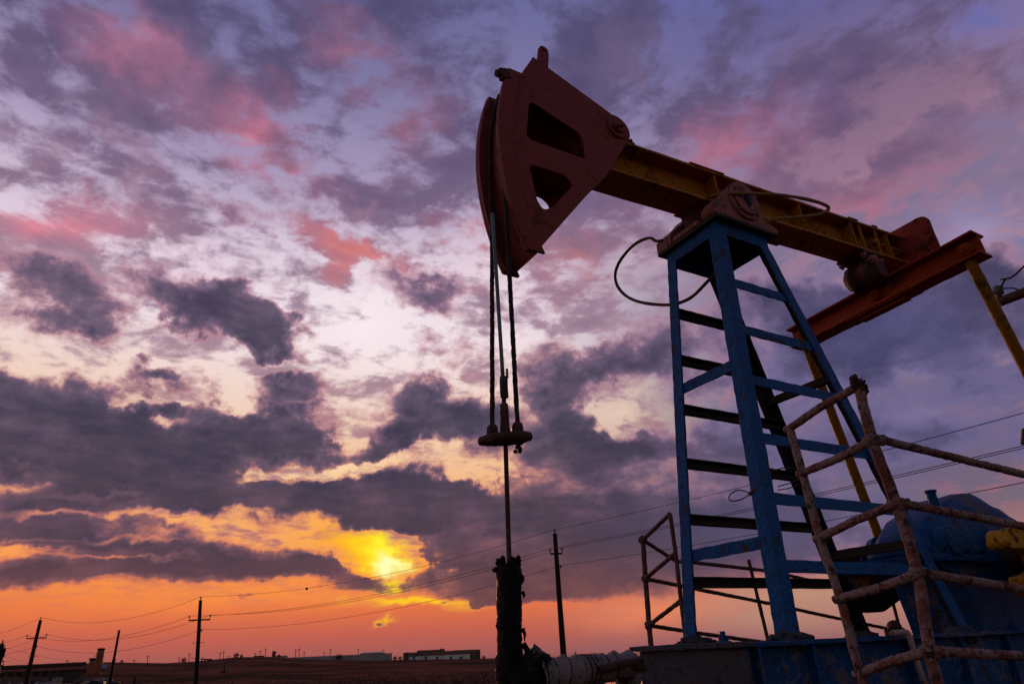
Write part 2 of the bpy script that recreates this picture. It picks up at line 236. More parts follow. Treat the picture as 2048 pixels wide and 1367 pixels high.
M['rope'] = paint_mat('greasy_wire_rope', (0.05, 0.038, 0.036), dirt=(0.12, 0.09, 0.085), dirt_amt=0.3, rust_amt=0.3, bump=1.0, rough=0.6, scale=4)
M['rod'] = paint_mat('grey_blue_rod', (0.11, 0.15, 0.19), dirt_amt=0.15, rust_amt=0.1, bump=0.3, rough=0.4, metal=0.3)
M['clamp'] = paint_mat('rusty_clamp', (0.10, 0.05, 0.045), dirt=(0.14, 0.10, 0.095), dirt_amt=0.4, rust_amt=0.5, bump=1.0, rough=0.65, scale=3)
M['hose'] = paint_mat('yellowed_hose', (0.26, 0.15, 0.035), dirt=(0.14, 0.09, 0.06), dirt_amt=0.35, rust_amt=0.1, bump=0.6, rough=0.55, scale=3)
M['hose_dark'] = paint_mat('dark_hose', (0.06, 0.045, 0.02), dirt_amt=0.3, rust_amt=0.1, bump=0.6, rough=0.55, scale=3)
M['wrap'] = paint_mat('grey_tape_lagging', (0.20, 0.165, 0.175), dirt=(0.085, 0.065, 0.065), dirt_amt=0.45, rust=(0.08, 0.06, 0.055), rust_amt=0.1, bump=0.4, rough=0.7, scale=2.0)
M['lilac'] = paint_mat('pale_bent_rod', (0.36, 0.25, 0.25), dirt=(0.16, 0.11, 0.11), dirt_amt=0.35, rust_amt=0.2, bump=0.6, rough=0.5, scale=3)
M['mud'] = paint_mat('caked_mud', (0.085, 0.10, 0.15), dirt=(0.13, 0.105, 0.10), dirt_amt=0.5, rust_amt=0.3, bump=1.0, rough=0.85, lump=0.03, scale=2)
M['wood'] = paint_mat('creosoted_wood', (0.020, 0.014, 0.012), dirt=(0.035, 0.025, 0.02), dirt_amt=0.4, rust_amt=0.0, bump=0.6, rough=0.8, scale=2)
M['insul'] = paint_mat('grey_porcelain', (0.10, 0.10, 0.11), dirt_amt=0.3, rust_amt=0.0, bump=0.1, rough=0.3)
M['wire'] = paint_mat('dull_wire', (0.05, 0.035, 0.035), dirt_amt=0.1, rust_amt=0.0, bump=0.0, rough=0.6)
M['concrete'] = paint_mat('stained_concrete', (0.24, 0.22, 0.20), dirt=(0.08, 0.07, 0.06), dirt_amt=0.4, rust_amt=0.1, bump=0.6, rough=0.9)
def flat_mat(name, a, bcol, scale=1.0, rough=0.85):
    m, g, b, v = material(name); n = g.noise(v, scale, 6, 0.6)
    g.put(b.inputs['Base Color'], g.mix(g.sstep(n, 0.35, 0.65), a+(1,), bcol+(1,))); b.inputs['Roughness'].default_value = rough; return m
M['brick'] = flat_mat('brick_wall', (0.16, 0.075, 0.06), (0.11, 0.055, 0.045), 0.4)
M['dark_wall'] = flat_mat('dark_shed_wall', (0.045, 0.028, 0.024), (0.028, 0.018, 0.016), 0.3)
M['white'] = flat_mat('whitewashed_wall', (0.62, 0.62, 0.66), (0.45, 0.44, 0.46), 0.3)
M['grey'] = flat_mat('grey_block_wall', (0.085, 0.07, 0.068), (0.06, 0.05, 0.048), 0.3)
M['roof'] = flat_mat('pale_sheet_roof', (0.30, 0.29, 0.31), (0.22, 0.21, 0.22), 0.2, 0.5)
M['bush'] = flat_mat('dark_leaves', (0.035, 0.035, 0.015), (0.06, 0.05, 0.02), 1.5)
M['chimney'] = flat_mat('orange_red_steel', (0.30, 0.06, 0.03), (0.16, 0.035, 0.02), 0.5, 0.6)
M['drum'] = flat_mat('blue_drum', (0.10, 0.20, 0.32), (0.14, 0.24, 0.36), 1.0, 0.5)
M['glass'] = flat_mat('dark_window', (0.02, 0.02, 0.025), (0.03, 0.03, 0.035), 1.0, 0.2)

# ------------------------------------------------------------------ geometry helpers
Z3 = Vector((0, 0, 1))
class MB:
    def __init__(s): s.v = []; s.f = []; s.sm = []
    def add(s, vs, fs, smooth=False):
        o = len(s.v); s.v += [Vector(p) for p in vs]; s.f += [tuple(o+i for i in f) for f in fs]; s.sm += [smooth]*len(fs); return s
    def obox(s, c, ax, ay, az, size):
        c = Vector(c); ax, ay, az = (Vector(a).normalized()*h/2 for a, h in zip((ax, ay, az), size))
        vs = [c+ax*i+ay*j+az*k for i in (-1, 1) for j in (-1, 1) for k in (-1, 1)]
        return s.add(vs, [(0, 1, 3, 2), (4, 6, 7, 5), (0, 4, 5, 1), (2, 3, 7, 6), (0, 2, 6, 4), (1, 5, 7, 3)])
    def box(s, lo, hi):
        return s.obox([(a+b)/2 for a, b in zip(lo, hi)], (1, 0, 0), (0, 1, 0), (0, 0, 1), [b-a for a, b in zip(lo, hi)])
    def bar(s, a, b, w, h, up=(0, 0, 1), sub=1):            # w across, h along `up`
        a, b = Vector(a), Vector(b); d = (b-a).normalized(); u = Vector(up); u = (u-d*u.dot(d)).normalized(); sd = d.cross(u)
        vs, fs = [], []
        for i in range(sub+1):
            p = a+(b-a)*i/sub
            vs += [p-sd*w/2-u*h/2, p+sd*w/2-u*h/2, p+sd*w/2+u*h/2, p-sd*w/2+u*h/2]
        for i in range(sub):
            o = i*4; fs += [(o+j, o+(j+1) % 4, o+4+(j+1) % 4, o+4+j) for j in range(4)]
        fs += [(3, 2, 1, 0), tuple(sub*4+j for j in range(4))]
        return s.add(vs, fs)
    def prism(s, poly, axis, lo, hi, holes=()):             # polygon in the plane normal to axis, extruded lo..hi
        from mathutils.geometry import tessellate_polygon
        def P(p, t):
            return {'x': (t, p[0], p[1]), 'y': (p[0], t, p[1]), 'z': (p[0], p[1], t)}[axis]
        loops = [list(poly)]+[list(h) for h in holes]; flat = [p for l in loops for p in l]; n = len(flat)
        tri = tessellate_polygon([[Vector((p[0], p[1], 0)) for p in l] for l in loops])
        fs = [tuple(t) for t in tri]+[tuple(n+i for i in reversed(t)) for t in tri]; o = 0
        for l in loops:
            k = len(l); fs += [(o+i, o+(i+1) % k, n+o+(i+1) % k, n+o+i) for i in range(k)]; o += k
        return s.add([P(p, lo) for p in flat]+[P(p, hi) for p in flat], fs)
    def tube(s, path, r, seg=10, step=None, rough=0.0, freq=9.0, seed=0, closed=False, caps=True):
        pts = [Vector(p) for p in path]
        rr = list(r) if isinstance(r, (list, tuple)) else [r]*len(pts)
        if step:
            q, qr = [pts[0]], [rr[0]]
            for i in range(len(pts)-1):
                n = max(1, int((pts[i+1]-pts[i]).length/step))
                for k in range(1, n+1): t = k/n; q.append(pts[i].lerp(pts[i+1], t)); qr.append(rr[i]+(rr[i+1]-rr[i])*t)
            pts, rr = q, qr
        n = len(pts); t0 = (pts[1]-pts[0]).normalized(); ref = Z3 if abs(t0.z) < 0.9 else Vector((1, 0, 0)); u = (ref-t0*ref.dot(t0)).normalized()
        vs, fs = [], []
        for i in range(n):
            t = (pts[min(i+1, n-1)]-pts[max(i-1, 0)]).normalized(); u = (u-t*u.dot(t)).normalized(); w = t.cross(u)
            for k in range(seg):
                a = 2*math.pi*k/seg; d = u*math.cos(a)+w*math.sin(a); p = pts[i]+d*rr[i]
                if rough: p += d*rough*(noise.noise(p*freq+Vector((seed*7.3, seed*3.1, 0)))+0.5*noise.noise(p*freq*2.7+Vector((0, seed*5.1, 3))))
                vs.append(p)
        for i in range(n-1):
            o = i*seg; fs += [(o+k, o+(k+1) % seg, o+seg+(k+1) % seg, o+seg+k) for k in range(seg)]
        if caps: fs += [tuple(reversed(range(seg))), tuple((n-1)*seg+k for k in range(seg))]
        return s.add(vs, fs, True)
    def cyl(s, a, b, r, seg=20, r2=None):
        a, b = Vector(a), Vector(b); t = (b-a).normalized(); ref = Z3 if abs(t.z) < 0.9 else Vector((1, 0, 0)); u = (ref-t*ref.dot(t)).normalized(); w = t.cross(u)
        r2 = r if r2 is None else r2; c = [u*math.cos(2*math.pi*k/seg)+w*math.sin(2*math.pi*k/seg) for k in range(seg)]
        return s.add([a+d*r for d in c]+[b+d*r2 for d in c], [(k, (k+1) % seg, seg+(k+1) % seg, seg+k) for k in range(seg)]+[tuple(reversed(range(seg))), tuple(range(seg, 2*seg))])
    def lump(s, c, r, seed=0, amp=0.35, sq=(1, 1, 1), lv=3, freq=2.2):
        bm = bmesh.new(); bmesh.ops.create_icosphere(bm, subdivisions=lv, radius=1); c = Vector(c); vs = []
        for v in bm.verts:
            d = v.co.normalized(); k = 1+amp*(noise.noise(d*freq+Vector((seed*3.7, seed, 0)))+0.5*noise.noise(d*freq*2.3+Vector((seed, 0, seed*2.1))))
            vs.append(c+Vector((d.x*sq[0], d.y*sq[1], d.z*sq[2]))*r*k)
        s.add(vs, [tuple(v.index for v in f.verts) for f in bm.faces], True); bm.free(); return s
    def build(s, name, mat, parent=None, bevel=0.0, rough=0.0, freq=6.0, fine=0.0):
        me = bpy.data.meshes.new(name); me.from_pydata([tuple(p) for p in s.v], [], s.f); me.polygons.foreach_set('use_smooth', s.sm)
        bm = bmesh.new(); bm.from_mesh(me); bmesh.ops.recalc_face_normals(bm, faces=bm.faces)
        if fine:                                            # split long edges so a hand-painted, dented outline can be given
            for _ in range(7):
                le = [e for e in bm.edges if e.calc_length() > fine*1.6]
                if not le: break
                bmesh.ops.subdivide_edges(bm, edges=le, cuts=1)
            bmesh.ops.triangulate(bm, faces=[f for f in bm.faces if len(f.verts) > 4])
        if rough:
            bm.normal_update(); sd = sum(ord(c) for c in name)
            for v in bm.verts:
                q = v.co*freq+Vector((sd, sd*0.7, 0)); v.co += v.normal*rough*(noise.noise(q)+0.6*noise.noise(q*2.9))
        bm.to_mesh(me); bm.free()
        me.materials.append(M[mat] if isinstance(mat, str) else mat)
        ob = bpy.data.objects.new(name, me); COL.objects.link(ob)
        if parent is not None: attach(ob, parent)
        if bevel:
            bv = ob.modifiers.new('bevel', 'BEVEL'); bv.width = bevel; bv.segments = 2; bv.limit_method = 'ANGLE'; bv.angle_limit = R(40)
        return ob
def attach(ob, parent):
    ob.parent = parent; loc = Vector((0, 0, 0)); p = parent
    while p is not None: loc += p.location if p.type == 'EMPTY' else Vector((0, 0, 0)); p = p.parent
    ob.matrix_parent_inverse = Matrix.Translation(-Vector(parent.location)) if parent.type == 'EMPTY' else Matrix.Identity(4)
def tag(o, label=None, cat=None, group=None, kind=None):
    if label: o['label'] = label
    if cat: o['category'] = cat
    if group: o['group'] = group
    if kind: o['kind'] = kind
    return o
def thing(name, loc, label, cat, group=None):
    o = bpy.data.objects.new(name, None); COL.objects.link(o); o.location = loc; o.empty_display_size = 0.1; return tag(o, label, cat, group)
def Yp(px, py, y): d = ray(px, py); return CAM+d*((y-CAM.y)/d.y)
def Xp(px, py, x): d = ray(px, py); return CAM+d*((x-CAM.x)/d.x)
def round_poly(pts, r, n=4):
    out = []; k = len(pts)
    for i in range(k):
        p = Vector(pts[i]).to_2d(); a = (Vector(pts[i-1]).to_2d()-p); b = (Vector(pts[(i+1) % k]).to_2d()-p)
        q = min(r, a.length*0.45, b.length*0.45); A = p+a.normalized()*q; B = p+b.normalized()*q
        for j in range(n+1): t = j/n; out.append(tuple(A*(1-t)**2+p*2*t*(1-t)+B*t*t))
    return out
def smooth_path(pts, n=6):
    P = [Vector(p) for p in pts]; out = []
    for i in range(len(P)-1):
        p0, p1, p2, p3 = P[max(i-1, 0)], P[i], P[i+1], P[min(i+2, len(P)-1)]
        for k in range(n): t = k/n; out.append(0.5*((2*p1)+(p2-p0)*t+(2*p0-5*p1+4*p2-p3)*t*t+(3*p1-p0-3*p2+p3)*t**3))
    out.append(P[-1]); return out
GZ = -1.25                                                   # ground level at the pump

# ------------------------------------------------------------------ ground
SKYLINE = [(-700, 1338), (0, 1333), (90, 1332), (165, 1326), (210, 1323), (330, 1325), (400, 1321), (470, 1313), (540, 1312), (620, 1317), (760, 1319), (900, 1317), (1060, 1314), (1270, 1312), (1600, 1312), (2100, 1318), (3200, 1330)]
def ang(v): return math.atan2(v.y, v.x)
SKY_AZ = sorted((ang(ray(x, y)), math.asin(ray(x, y).z)) for x, y in SKYLINE)
def ridge_el(a):
    lo = SKY_AZ[0]; hi = SKY_AZ[-1]
    if a <= lo[0] or a >= hi[0]: return -0.012
    for (a0, e0), (a1, e1) in zip(SKY_AZ, SKY_AZ[1:]):
        if a0 <= a <= a1: return e0+(e1-e0)*(a-a0)/(a1-a0)
RIDGE = 360.0
EL0 = math.atan2(GZ-CAM.z, 34.0)
def ground_z(x, y):
    dx, dy = x-CAM.x, y-CAM.y; r = math.hypot(dx, dy); a = math.atan2(dy, dx)
    n = noise.noise(Vector((x*0.03, y*0.03, 1)))*0.5+noise.noise(Vector((x*0.11, y*0.11, 4)))*0.2
    if r <= 34: return GZ+0.05*noise.noise(Vector((x*0.7, y*0.7, 0)))*min(1, max(0, r-7)/6)
    e1 = ridge_el(a)
    if r <= RIDGE:
        t = math.log(r/34)/math.log(RIDGE/34); t = t*t*(3-2*t)*0.5+t*0.5; el = EL0+(e1-EL0)*t
        return CAM.z+r*math.tan(el)+n*min(1, (r-34)/60)*min(1.2, (RIDGE-r)/60+0.1)
    return CAM.z+RIDGE*math.tan(e1)-(r-RIDGE)*0.012+n*0.4
def build_ground():
    radii = [0.0]; r = 1.5
    while r < 6000: radii.append(r); r *= 1.07 if r < RIDGE*1.05 else 1.25
    NA = 480; vs = [(CAM.x, CAM.y, GZ)]; fs = []
    lo, hi = ang(ray(-150, 1330)), ang(ray(2200, 1330))
    angs = [hi+(lo-hi)*k/360 for k in range(361)]; rest = 2*math.pi-(lo-hi); angs += [lo+rest*k/120 for k in range(1, 120)]; NA = len(angs)
    for rr in radii[1:]:
        for a in angs:
            x, y = CAM.x+rr*math.cos(a), CAM.y+rr*math.sin(a); aa = math.atan2(math.sin(a), math.cos(a)); vs.append((x, y, ground_z(x, y)))
    for k in range(NA): fs.append((0, 1+k, 1+(k+1) % NA))
    for i in range(len(radii)-2):
        o = 1+i*NA
        for k in range(NA): fs.append((o+k, o+NA+k, o+NA+(k+1) % NA, o+(k+1) % NA))
    mb = MB(); mb.add(vs, fs, True)
    m, g, b, v = material('dry_steppe'); co = g.n('ShaderNodeTexCoord').outputs['Object']
    n1 = g.noise(co, 0.035, 7, 0.62); n2 = g.noise(co, 0.5, 8, 0.7); n3 = g.noise(co, 0.012, 4, 0.5)
    c = g.mix(g.sstep(n1, 0.36, 0.64), (0.075, 0.036, 0.026, 1), (0.20, 0.075, 0.052, 1))
    c = g.mix(g.m('MULTIPLY', g.sstep(n3, 0.52, 0.62), 0.8), c, (0.050, 0.036, 0.018, 1))
    c = g.mix(g.m('MULTIPLY', g.sstep(n2, 0.47, 0.66), 0.8), c, (0.034, 0.022, 0.016, 1))
    g.put(b.inputs['Base Color'], c); b.inputs['Roughness'].default_value = 1.0; b.inputs['Specular IOR Level'].default_value = 0.0
    bp = g.n('ShaderNodeBump'); bp.inputs['Strength'].default_value = 0.8; bp.inputs['Distance'].default_value = 0.5; g.put(bp.inputs['Height'], n2); g.put(b.inputs['Normal'], bp.outputs[0])
    o = mb.build('ground', m); tag(o, kind='structure')
    # a pond lying between the pump and the field
    mb = MB(); pts = []
    for x, d in ((1000, 25), (1060, 27.6), (1150, 28.6), (1290, 28.6), (1450, 27), (1600, 24)): p = at(x, 1362, d); pts.append((p.x, p.y))
    for x, d in ((1600, 15), (1400, 14), (1200, 14), (1050, 15), (990, 18)): p = at(x, 1362, d); pts.append((p.x, p.y))
    mb.prism(round_poly(pts, 2.0), 'z', GZ-0.3, GZ+0.075)
    m, g, b, v = material('still_water'); b.inputs['Base Color'].default_value = (0.02, 0.02, 0.03, 1); b.inputs['Roughness'].default_value = 0.05; b.inputs['IOR'].default_value = 1.33
    bp = g.n('ShaderNodeBump'); bp.inputs['Strength'].default_value = 0.08; g.put(bp.inputs['Height'], g.noise(v, 3.0, 3)); g.put(b.inputs['Normal'], bp.outputs[0])
    tag(mb.build('water', m), kind='structure')
build_ground()

# ------------------------------------------------------------------ pumpjack
pump = thing('pumpjack', (0, 0, GZ), 'oilfield pumpjack with red horsehead, yellow walking beam and blue four-legged tower', 'pumpjack')
# base frame
FX0, FX1, FY, DZ = -1.04, 4.3, 0.55, -0.03
mb = MB()
for s in (-1, 1):
    mb.box((FX0+0.012, s*FY-0.012+(-s*0.075), DZ-0.53), (FX1, s*FY+0.012+(-s*0.075), DZ-0.03))          # web
    mb.box((FX0, min(s*FY, s*(FY-0.16)), DZ-0.028), (FX1, max(s*FY, s*(FY-0.16)), DZ)); mb.box((FX0, min(s*FY, s*(FY-0.16)), DZ-0.56), (FX1, max(s*FY, s*(FY-0.16)), DZ-0.53))
frame = mb.build('base_frame', 'blue_dirty', pump, bevel=0.005, rough=0.006, freq=9, fine=0.06)
mb = MB(); mb.box((FX0-0.02, -0.545, DZ-0.54), (FX0-0.001, 0.43, DZ-0.029)); mb.box((FX0-0.05, -0.56, DZ-0.027), (FX0+0.05, 0.52, DZ+0.006))
mb.build('end_plate', 'mud', pump, bevel=0.006, rough=0.010, freq=8, fine=0.05)
for x in (-0.95, -0.46, 0.0, 0.55, 1.2, 1.85, 2.5, 3.2):
    for s in (-1, 1):
        mb = MB(); mb.box((x-0.011, min(s*(FY-0.009), s*(FY-0.062)), DZ-0.528), (x+0.011, max(s*(FY-0.009), s*(FY-0.062)), DZ-0.032)); mb.build('stiffener_plate', 'blue_dirty', frame, bevel=0.003)
mb = MB(); mb.box((FX0+0.05, -FY+0.165, DZ-0.024), (FX1, FY-0.165, DZ-0.004)); mb.build('deck_plate', 'blue_dirty', pump)
mb = MB(); mb.box((FX0+0.15, -FY+0.05, GZ-0.3), (FX1+0.2, FY-0.05, DZ-0.562)); mb.build('plinth', 'concrete', pump, bevel=0.02)
def bolt(mb, c, r=0.03, h=0.04, seg=6): mb.cyl(Vector(c), Vector(c)+Vector((0, 0, h)), r, seg); mb.cyl(Vector(c)+Vector((0, 0, h)), Vector(c)+Vector((0, 0, h*1.7)), r*0.55, 8)
for c in ((-0.62, 0.06, DZ), (1.75, -0.475, DZ), (2.1, -0.475, DZ)):
    mb = MB(); bolt(mb, c, 0.034, 0.045); mb.lump(Vector(c), 0.06, int(c[0]*100), 0.3, (1, 1, 0.35)); mb.build('deck_bolt', 'blue_dirty', frame)

# tower: four angle legs
H = 3.2; TX, TY, BF, BR, BY = 0.3236, 0.3244, 0.5951, 1.4723, 0.476
TOP = {(-1, -1): (-TX, -TY, H), (-1, 1): (-TX, TY, H), (1, -1): (TX, -TY, H), (1, 1): (TX, TY, H)}
BAS = {(-1, -1): (-BF, -BY, DZ), (-1, 1): (-BF, BY, DZ), (1, -1): (BR, -BY, DZ), (1, 1): (BR, BY, DZ)}
def legpt(k, z): a, b = Vector(TOP[k]), Vector(BAS[k]); return b+(a-b)*((z-DZ)/(H-DZ))
LW, LT = 0.112, 0.014
for k in TOP:
    a, b = legpt(k, DZ), legpt(k, H+0.10); d = (b-a).normalized()
    ex = Vector((-k[0], 0, 0)); ex = (ex-d*ex.dot(d)).normalized(); ey = Vector((0, -k[1], 0)); ey = (ey-d*ey.dot(d)-ex*ey.dot(ex)).normalized()
    prof = [Vector((0, 0)), Vector((LW, 0)), Vector((LW, LT)), Vector((LT, LT)), Vector((LT, LW)), Vector((0, LW))]
    n = 60; vs, fs = [], []
    for i in range(n+1):
        p = a+(b-a)*i/n
        vs += [p+ex*q.x+ey*q.y for q in prof]
    for i in range(n): o = i*6; fs += [(o+j, o+(j+1) % 6, o+6+(j+1) % 6, o+6+j) for j in range(6)]
    fs += [(0, 1, 2, 3), (0, 3, 4, 5), tuple(n*6+j for j in (3, 2, 1, 0)), tuple(n*6+j for j in (5, 4, 3, 0))]
    mb = MB(); mb.add(vs, fs); leg = mb.build('tower_leg', 'leg_dark' if k == (1, 1) else 'blue', pump, bevel=0.004, rough=0.0045, freq=19)
    leg.data.materials.append(M['leg_dark'])                # darker tone in the hollow of the angle
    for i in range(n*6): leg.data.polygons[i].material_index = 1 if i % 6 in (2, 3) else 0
    mb = MB(); c = a+ex*0.05+ey*0.05+Vector((0, 0, 0.0))
    mb.lump(c, 0.095, 3+k[0]+5*k[1], 0.4, (1.4, 1.2, 0.7), 4, 3.0); mb.lump(c+Vector((0.12*k[0]*-1, 0, 0.01)), 0.07, 11+k[0], 0.5, (1.3, 1, 0.5), 3, 3)
    mb.build('mud_mound', 'mud', leg)
NEAR_Z = (2.71, 2.26, 1.81, 1.335, 0.885, 0.425)
def cross(k0, k1, z, inset, out, w, h, mat, name, tilt=(0, 0, 1), ext=0.0):
    p, q = legpt(k0, z), legpt(k1, z); d = (q-p).normalized(); mb = MB(); off = Vector(out)
    mb.bar(p+d*inset+off, q-d*inset+off, w, h, tilt, sub=14); return mb
up_near = Vector((0, TY-BY, H)).normalized()
for z in NEAR_Z:
    mb = cross((-1, -1), (1, -1), z, 0.05, (0, 0.021, 0), 0.014, 0.085, 'blue', 'rung', Vector((0, 0.05, 1)))
    mb.build('rung', 'blue', pump, bevel=0.003, rough=0.004, freq=20)
for z in (2.70, 2.245, 1.79, 1.325, 0.875, 0.405):          # channels on the far side, open towards the tower
    p, q = legpt((-1, 1), z), legpt((1, 1), z); mb = MB(); y = -0.02
    mb.bar(p+Vector((0.03, y, 0)), q+Vector((-0.03, y, 0)), 0.012, 0.080, Z3, sub=14)
    mb.bar(p+Vector((0.03, y-0.032, 0.034)), q+Vector((-0.03, y-0.032, 0.034)), 0.052, 0.010, Z3, sub=14); mb.bar(p+Vector((0.03, y-0.032, -0.034)), q+Vector((-0.03, y-0.032, -0.034)), 0.052, 0.010, Z3, sub=14)
    mb.build('channel_rung', 'channel', pump, bevel=0.002, rough=0.004, freq=18)
for z in (1.955, 0.59):
    mb = cross((-1, -1), (-1, 1), z, 0.04, (0.022, 0, 0), 0.014, 0.088, 'blue', 'x', Z3); mb.build('front_brace', 'blue', pump, bevel=0.003, rough=0.006, freq=14)
    p, q = legpt((1, -1), z+0.05), legpt((1, 1), z+0.05); mb = MB()
    mb.bar(p+Vector((-0.02, 0.03, 0)), q+Vector((-0.02, -0.03, 0)), 0.012, 0.08, Z3, sub=8); mb.bar(p+Vector((-0.05, 0.03, -0.034)), q+Vector((-0.05, -0.03, -0.034)), 0.05, 0.010, Z3, sub=8); mb.build('rear_brace', 'channel', pump, bevel=0.002, rough=0.004, freq=14)
# head of the tower
mb = MB(); a0 = H; a1 = H+0.125; t = 0.014
mb.box((-TX+0.006, -TY+0.004, a0), (TX-0.006, -TY+0.018, a1)); mb.box((-TX+0.006, TY-0.018, a0), (TX-0.006, TY-0.004, a1)); mb.box((-TX+0.002, -TY+0.02, a0), (-TX+0.016, TY-0.02, a1)); mb.box((TX-0.016, -TY+0.02, a0), (TX-0.002, TY-0.02, a1))
mb.build('tower_cap', 'blue', pump, bevel=0.003, rough=0.003, freq=14, fine=0.08)
mb = MB(); mb.box((-0.365, -0.385, a1+0.002), (0.40, 0.385, a1+0.036)); plat = mb.build('tower_platform', 'channel', pump, bevel=0.004, rough=0.004, fine=0.08)
PZ = a1+0.037
for s in (-1, 1):
    y0, y1 = (s*0.205, s*0.375); lo, hi = min(y0, y1), max(y0, y1); mb = MB()
    body = [(-0.355, PZ), (0.43, PZ), (0.425, PZ+0.05), (0.28, PZ+0.10), (0.235, PZ+0.17), (0.235, PZ+0.35), (0.17, PZ+0.43), (0.06, PZ+0.465), (-0.05, PZ+0.43), (-0.16, PZ+0.30), (-0.27, PZ+0.20), (-0.355, PZ+0.115)]
    mb.prism(round_poly(body, 0.05), 'y', lo, hi); bearing = mb.build('bearing_block', 'pink', pump, bevel=0.012, rough=0.005, freq=12)
    mb = MB(); yc = s*0.377; c = Vector((0.035, yc, PZ+0.225))
    mb.cyl(c-Vector((0, s*0.01, 0)), c+Vector((0, s*0.022, 0)), 0.185, 36); mb.cyl(c+Vector((0, s*0.0225, 0)), c+Vector((0, s*0.045, 0)), 0.145, 36)
    cap = mb.build('bearing_cap', 'pink', bearing, bevel=0.008)
    mb = MB(); mb.lump(c+Vector((0.005, s*0.046, 0.01)), 0.06, 3, 0.3, (0.75, 0.08, 1.3), 3); mb.build('grease_stain', 'tar', bearing)
    for k in range(4):
        an = R(45+90*k); p = c+Vector((math.cos(an)*0.165, s*0.022, math.sin(an)*0.165)); mb = MB(); mb.cyl(p, p+Vector((0, s*0.018, 0)), 0.014, 6); mb.build('cap_bolt', 'pink', bearing)
# far blocks seen along the front edge, and the shaft and saddle that carry the beam
mb = MB(); mb.box((-0.36, 0.245, PZ+0.001), (-0.20, 0.392, PZ+0.115)); mb.box((-0.37, -0.16, PZ+0.001), (-0.24, 0.16, PZ+0.05)); mb.build('packing_block', 'pink', pump, bevel=0.01, rough=0.004, fine=0.06)
mb = MB(); mb.cyl((0.035, -0.37, PZ+0.225), (0.035, 0.37, PZ+0.225), 0.07, 28); mb.build('saddle_shaft', 'grease', pump)
mb = MB(); mb.prism([(-0.24, PZ+0.335-0.03), (-0.16, PZ+0.13), (0.22, PZ+0.13), (0.32, PZ+0.335-0.005)], 'y', -0.15, 0.15); mb.build('saddle', 'grease', pump, bevel=0.01)

# walking beam
TB = math.atan(0.05); EX = Vector((math.cos(TB), 0, math.sin(TB))); EZ = Vector((-math.sin(TB), 0, math.cos(TB))); EY = Vector((0, 1, 0))
def bz(x): return 3.705+0.05*x
BH = 0.375; BW = 0.310; FT = 0.024
def beam_box(mb, x0, x1, y0, y1, h0, h1):
    c = Vector(((x0+x1)/2, (y0+y1)/2, bz((x0+x1)/2)+(h0+h1)/2)); return mb.obox(c, EX, EY, EZ, ((x1-x0)/math.cos(TB), y1-y0, h1-h0))
mb = MB(); X0, X1 = -1.38, 3.06
beam_box(mb, X0, X1, -0.011, 0.011, FT*0.5, BH-FT*0.5)
beam_box(mb, X0, X1, -BW/2, BW/2, BH-FT, BH)
for y0, y1 in ((-BW/2, -0.02), (0.02, BW/2)): beam_box(mb, X0, X1, y0, y1, 0, FT)
beam_box(mb, X0+0.01, X1-0.01, -0.0195, 0.0195, 0.006, 0.013)
beam = mb.build('walking_beam', 'yellow', pump, bevel=0.003, rough=0.003, freq=7, fine=0.12)
for xa, xb in ((-0.32, 0.13), (2.05, 2.22), (2.48, 2.58)): mb = MB(); beam_box(mb, xa, xb, -BW/2-0.011, BW/2+0.011, BH+0.001, BH+0.015); mb.build('top_plate', 'yellow', beam, bevel=0.003)
mb = MB(); beam_box(mb, -0.30, 1.15, -BW/2-0.012, BW/2+0.012, -0.017, -0.001); mb.build('sole_plate', 'yellow', beam, bevel=0.003)
for x, w in ((0.01, 0.016), (1.23, 0.016), (2.09, 0.016), (2.75, 0.016)):
    for s in (-1, 1):
        mb = MB(); beam_box(mb, x-w/2, x+w/2, min(s*0.0115, s*(BW/2-0.008)), max(s*0.0115, s*(BW/2-0.008)), FT, BH-FT); mb.build('stiffener', 'yellow', beam, bevel=0.002)
for x in (2.27, 2.56):
    for s in (-1, 1):
        mb = MB(); p = Vector((x, s*0.125, bz(x))); mb.cyl(p+EZ*FT, p+EZ*(BH-FT), 0.017, 12); mb.build('tie_bolt', 'yellow', beam)
for s in (-1, 1):
    mb = MB(); p = Vector((2.52, s*0.10, bz(2.52)+0.20)); mb.cyl(p, p+EX*0.62, 0.014, 10); mb.cyl(p-EX*0.05, p+EX*0.05, 0.045, 14); mb.cyl(p+EX*0.60, p+EX*0.64, 0.03, 6); mb.build('adjusting_rod', 'yellow', beam)
mb = MB(); c = Vector((-0.98, -0.0, bz(-0.98)+BH+0.02)); mb.lump(c+Vector((-0.02, -0.10, 0)), 0.05, 5, 0.4); mb.build('beam_clip', 'clamp', beam); mb = MB(); mb.lump(c+Vector((-0.02, 0.10, 0)), 0.05, 8, 0.4); mb.build('beam_clip', 'clamp', beam)

# horsehead
def arc(r, z0, z1, n, cz=3.55): return [(-math.sqrt(max(0, r*r-(z-cz)**2)), z) for z in [z0+(z1-z0)*i/n for i in range(n+1)]]
PLY = 0.172; PLT = 0.018
outer = arc(2.285, 2.60, 4.16, 22)+[(-2.015, 4.555), (-1.885, 4.51), (-1.215, 4.262)]
pc = Vector((-1.185, 4.115)); outer += [(pc.x+0.15*math.cos(R(a)), pc.y+0.15*math.sin(R(a))) for a in range(85, -46, -13)]
outer += [(-1.365, 3.535), (-1.60, 3.255), (-2.075, 2.635)]
hole1 = round_poly([(-2.085, 4.045), (-1.575, 3.885), (-1.555, 3.635), (-1.63, 3.635), (-2.135, 3.625)], 0.07)
hole2 = round_poly([(-2.125, 3.385), (-1.795, 3.395), (-1.715, 3.325), (-1.945, 3.03), (-2.025, 2.985), (-2.075, 3.06)], 0.05)
mb = MB()
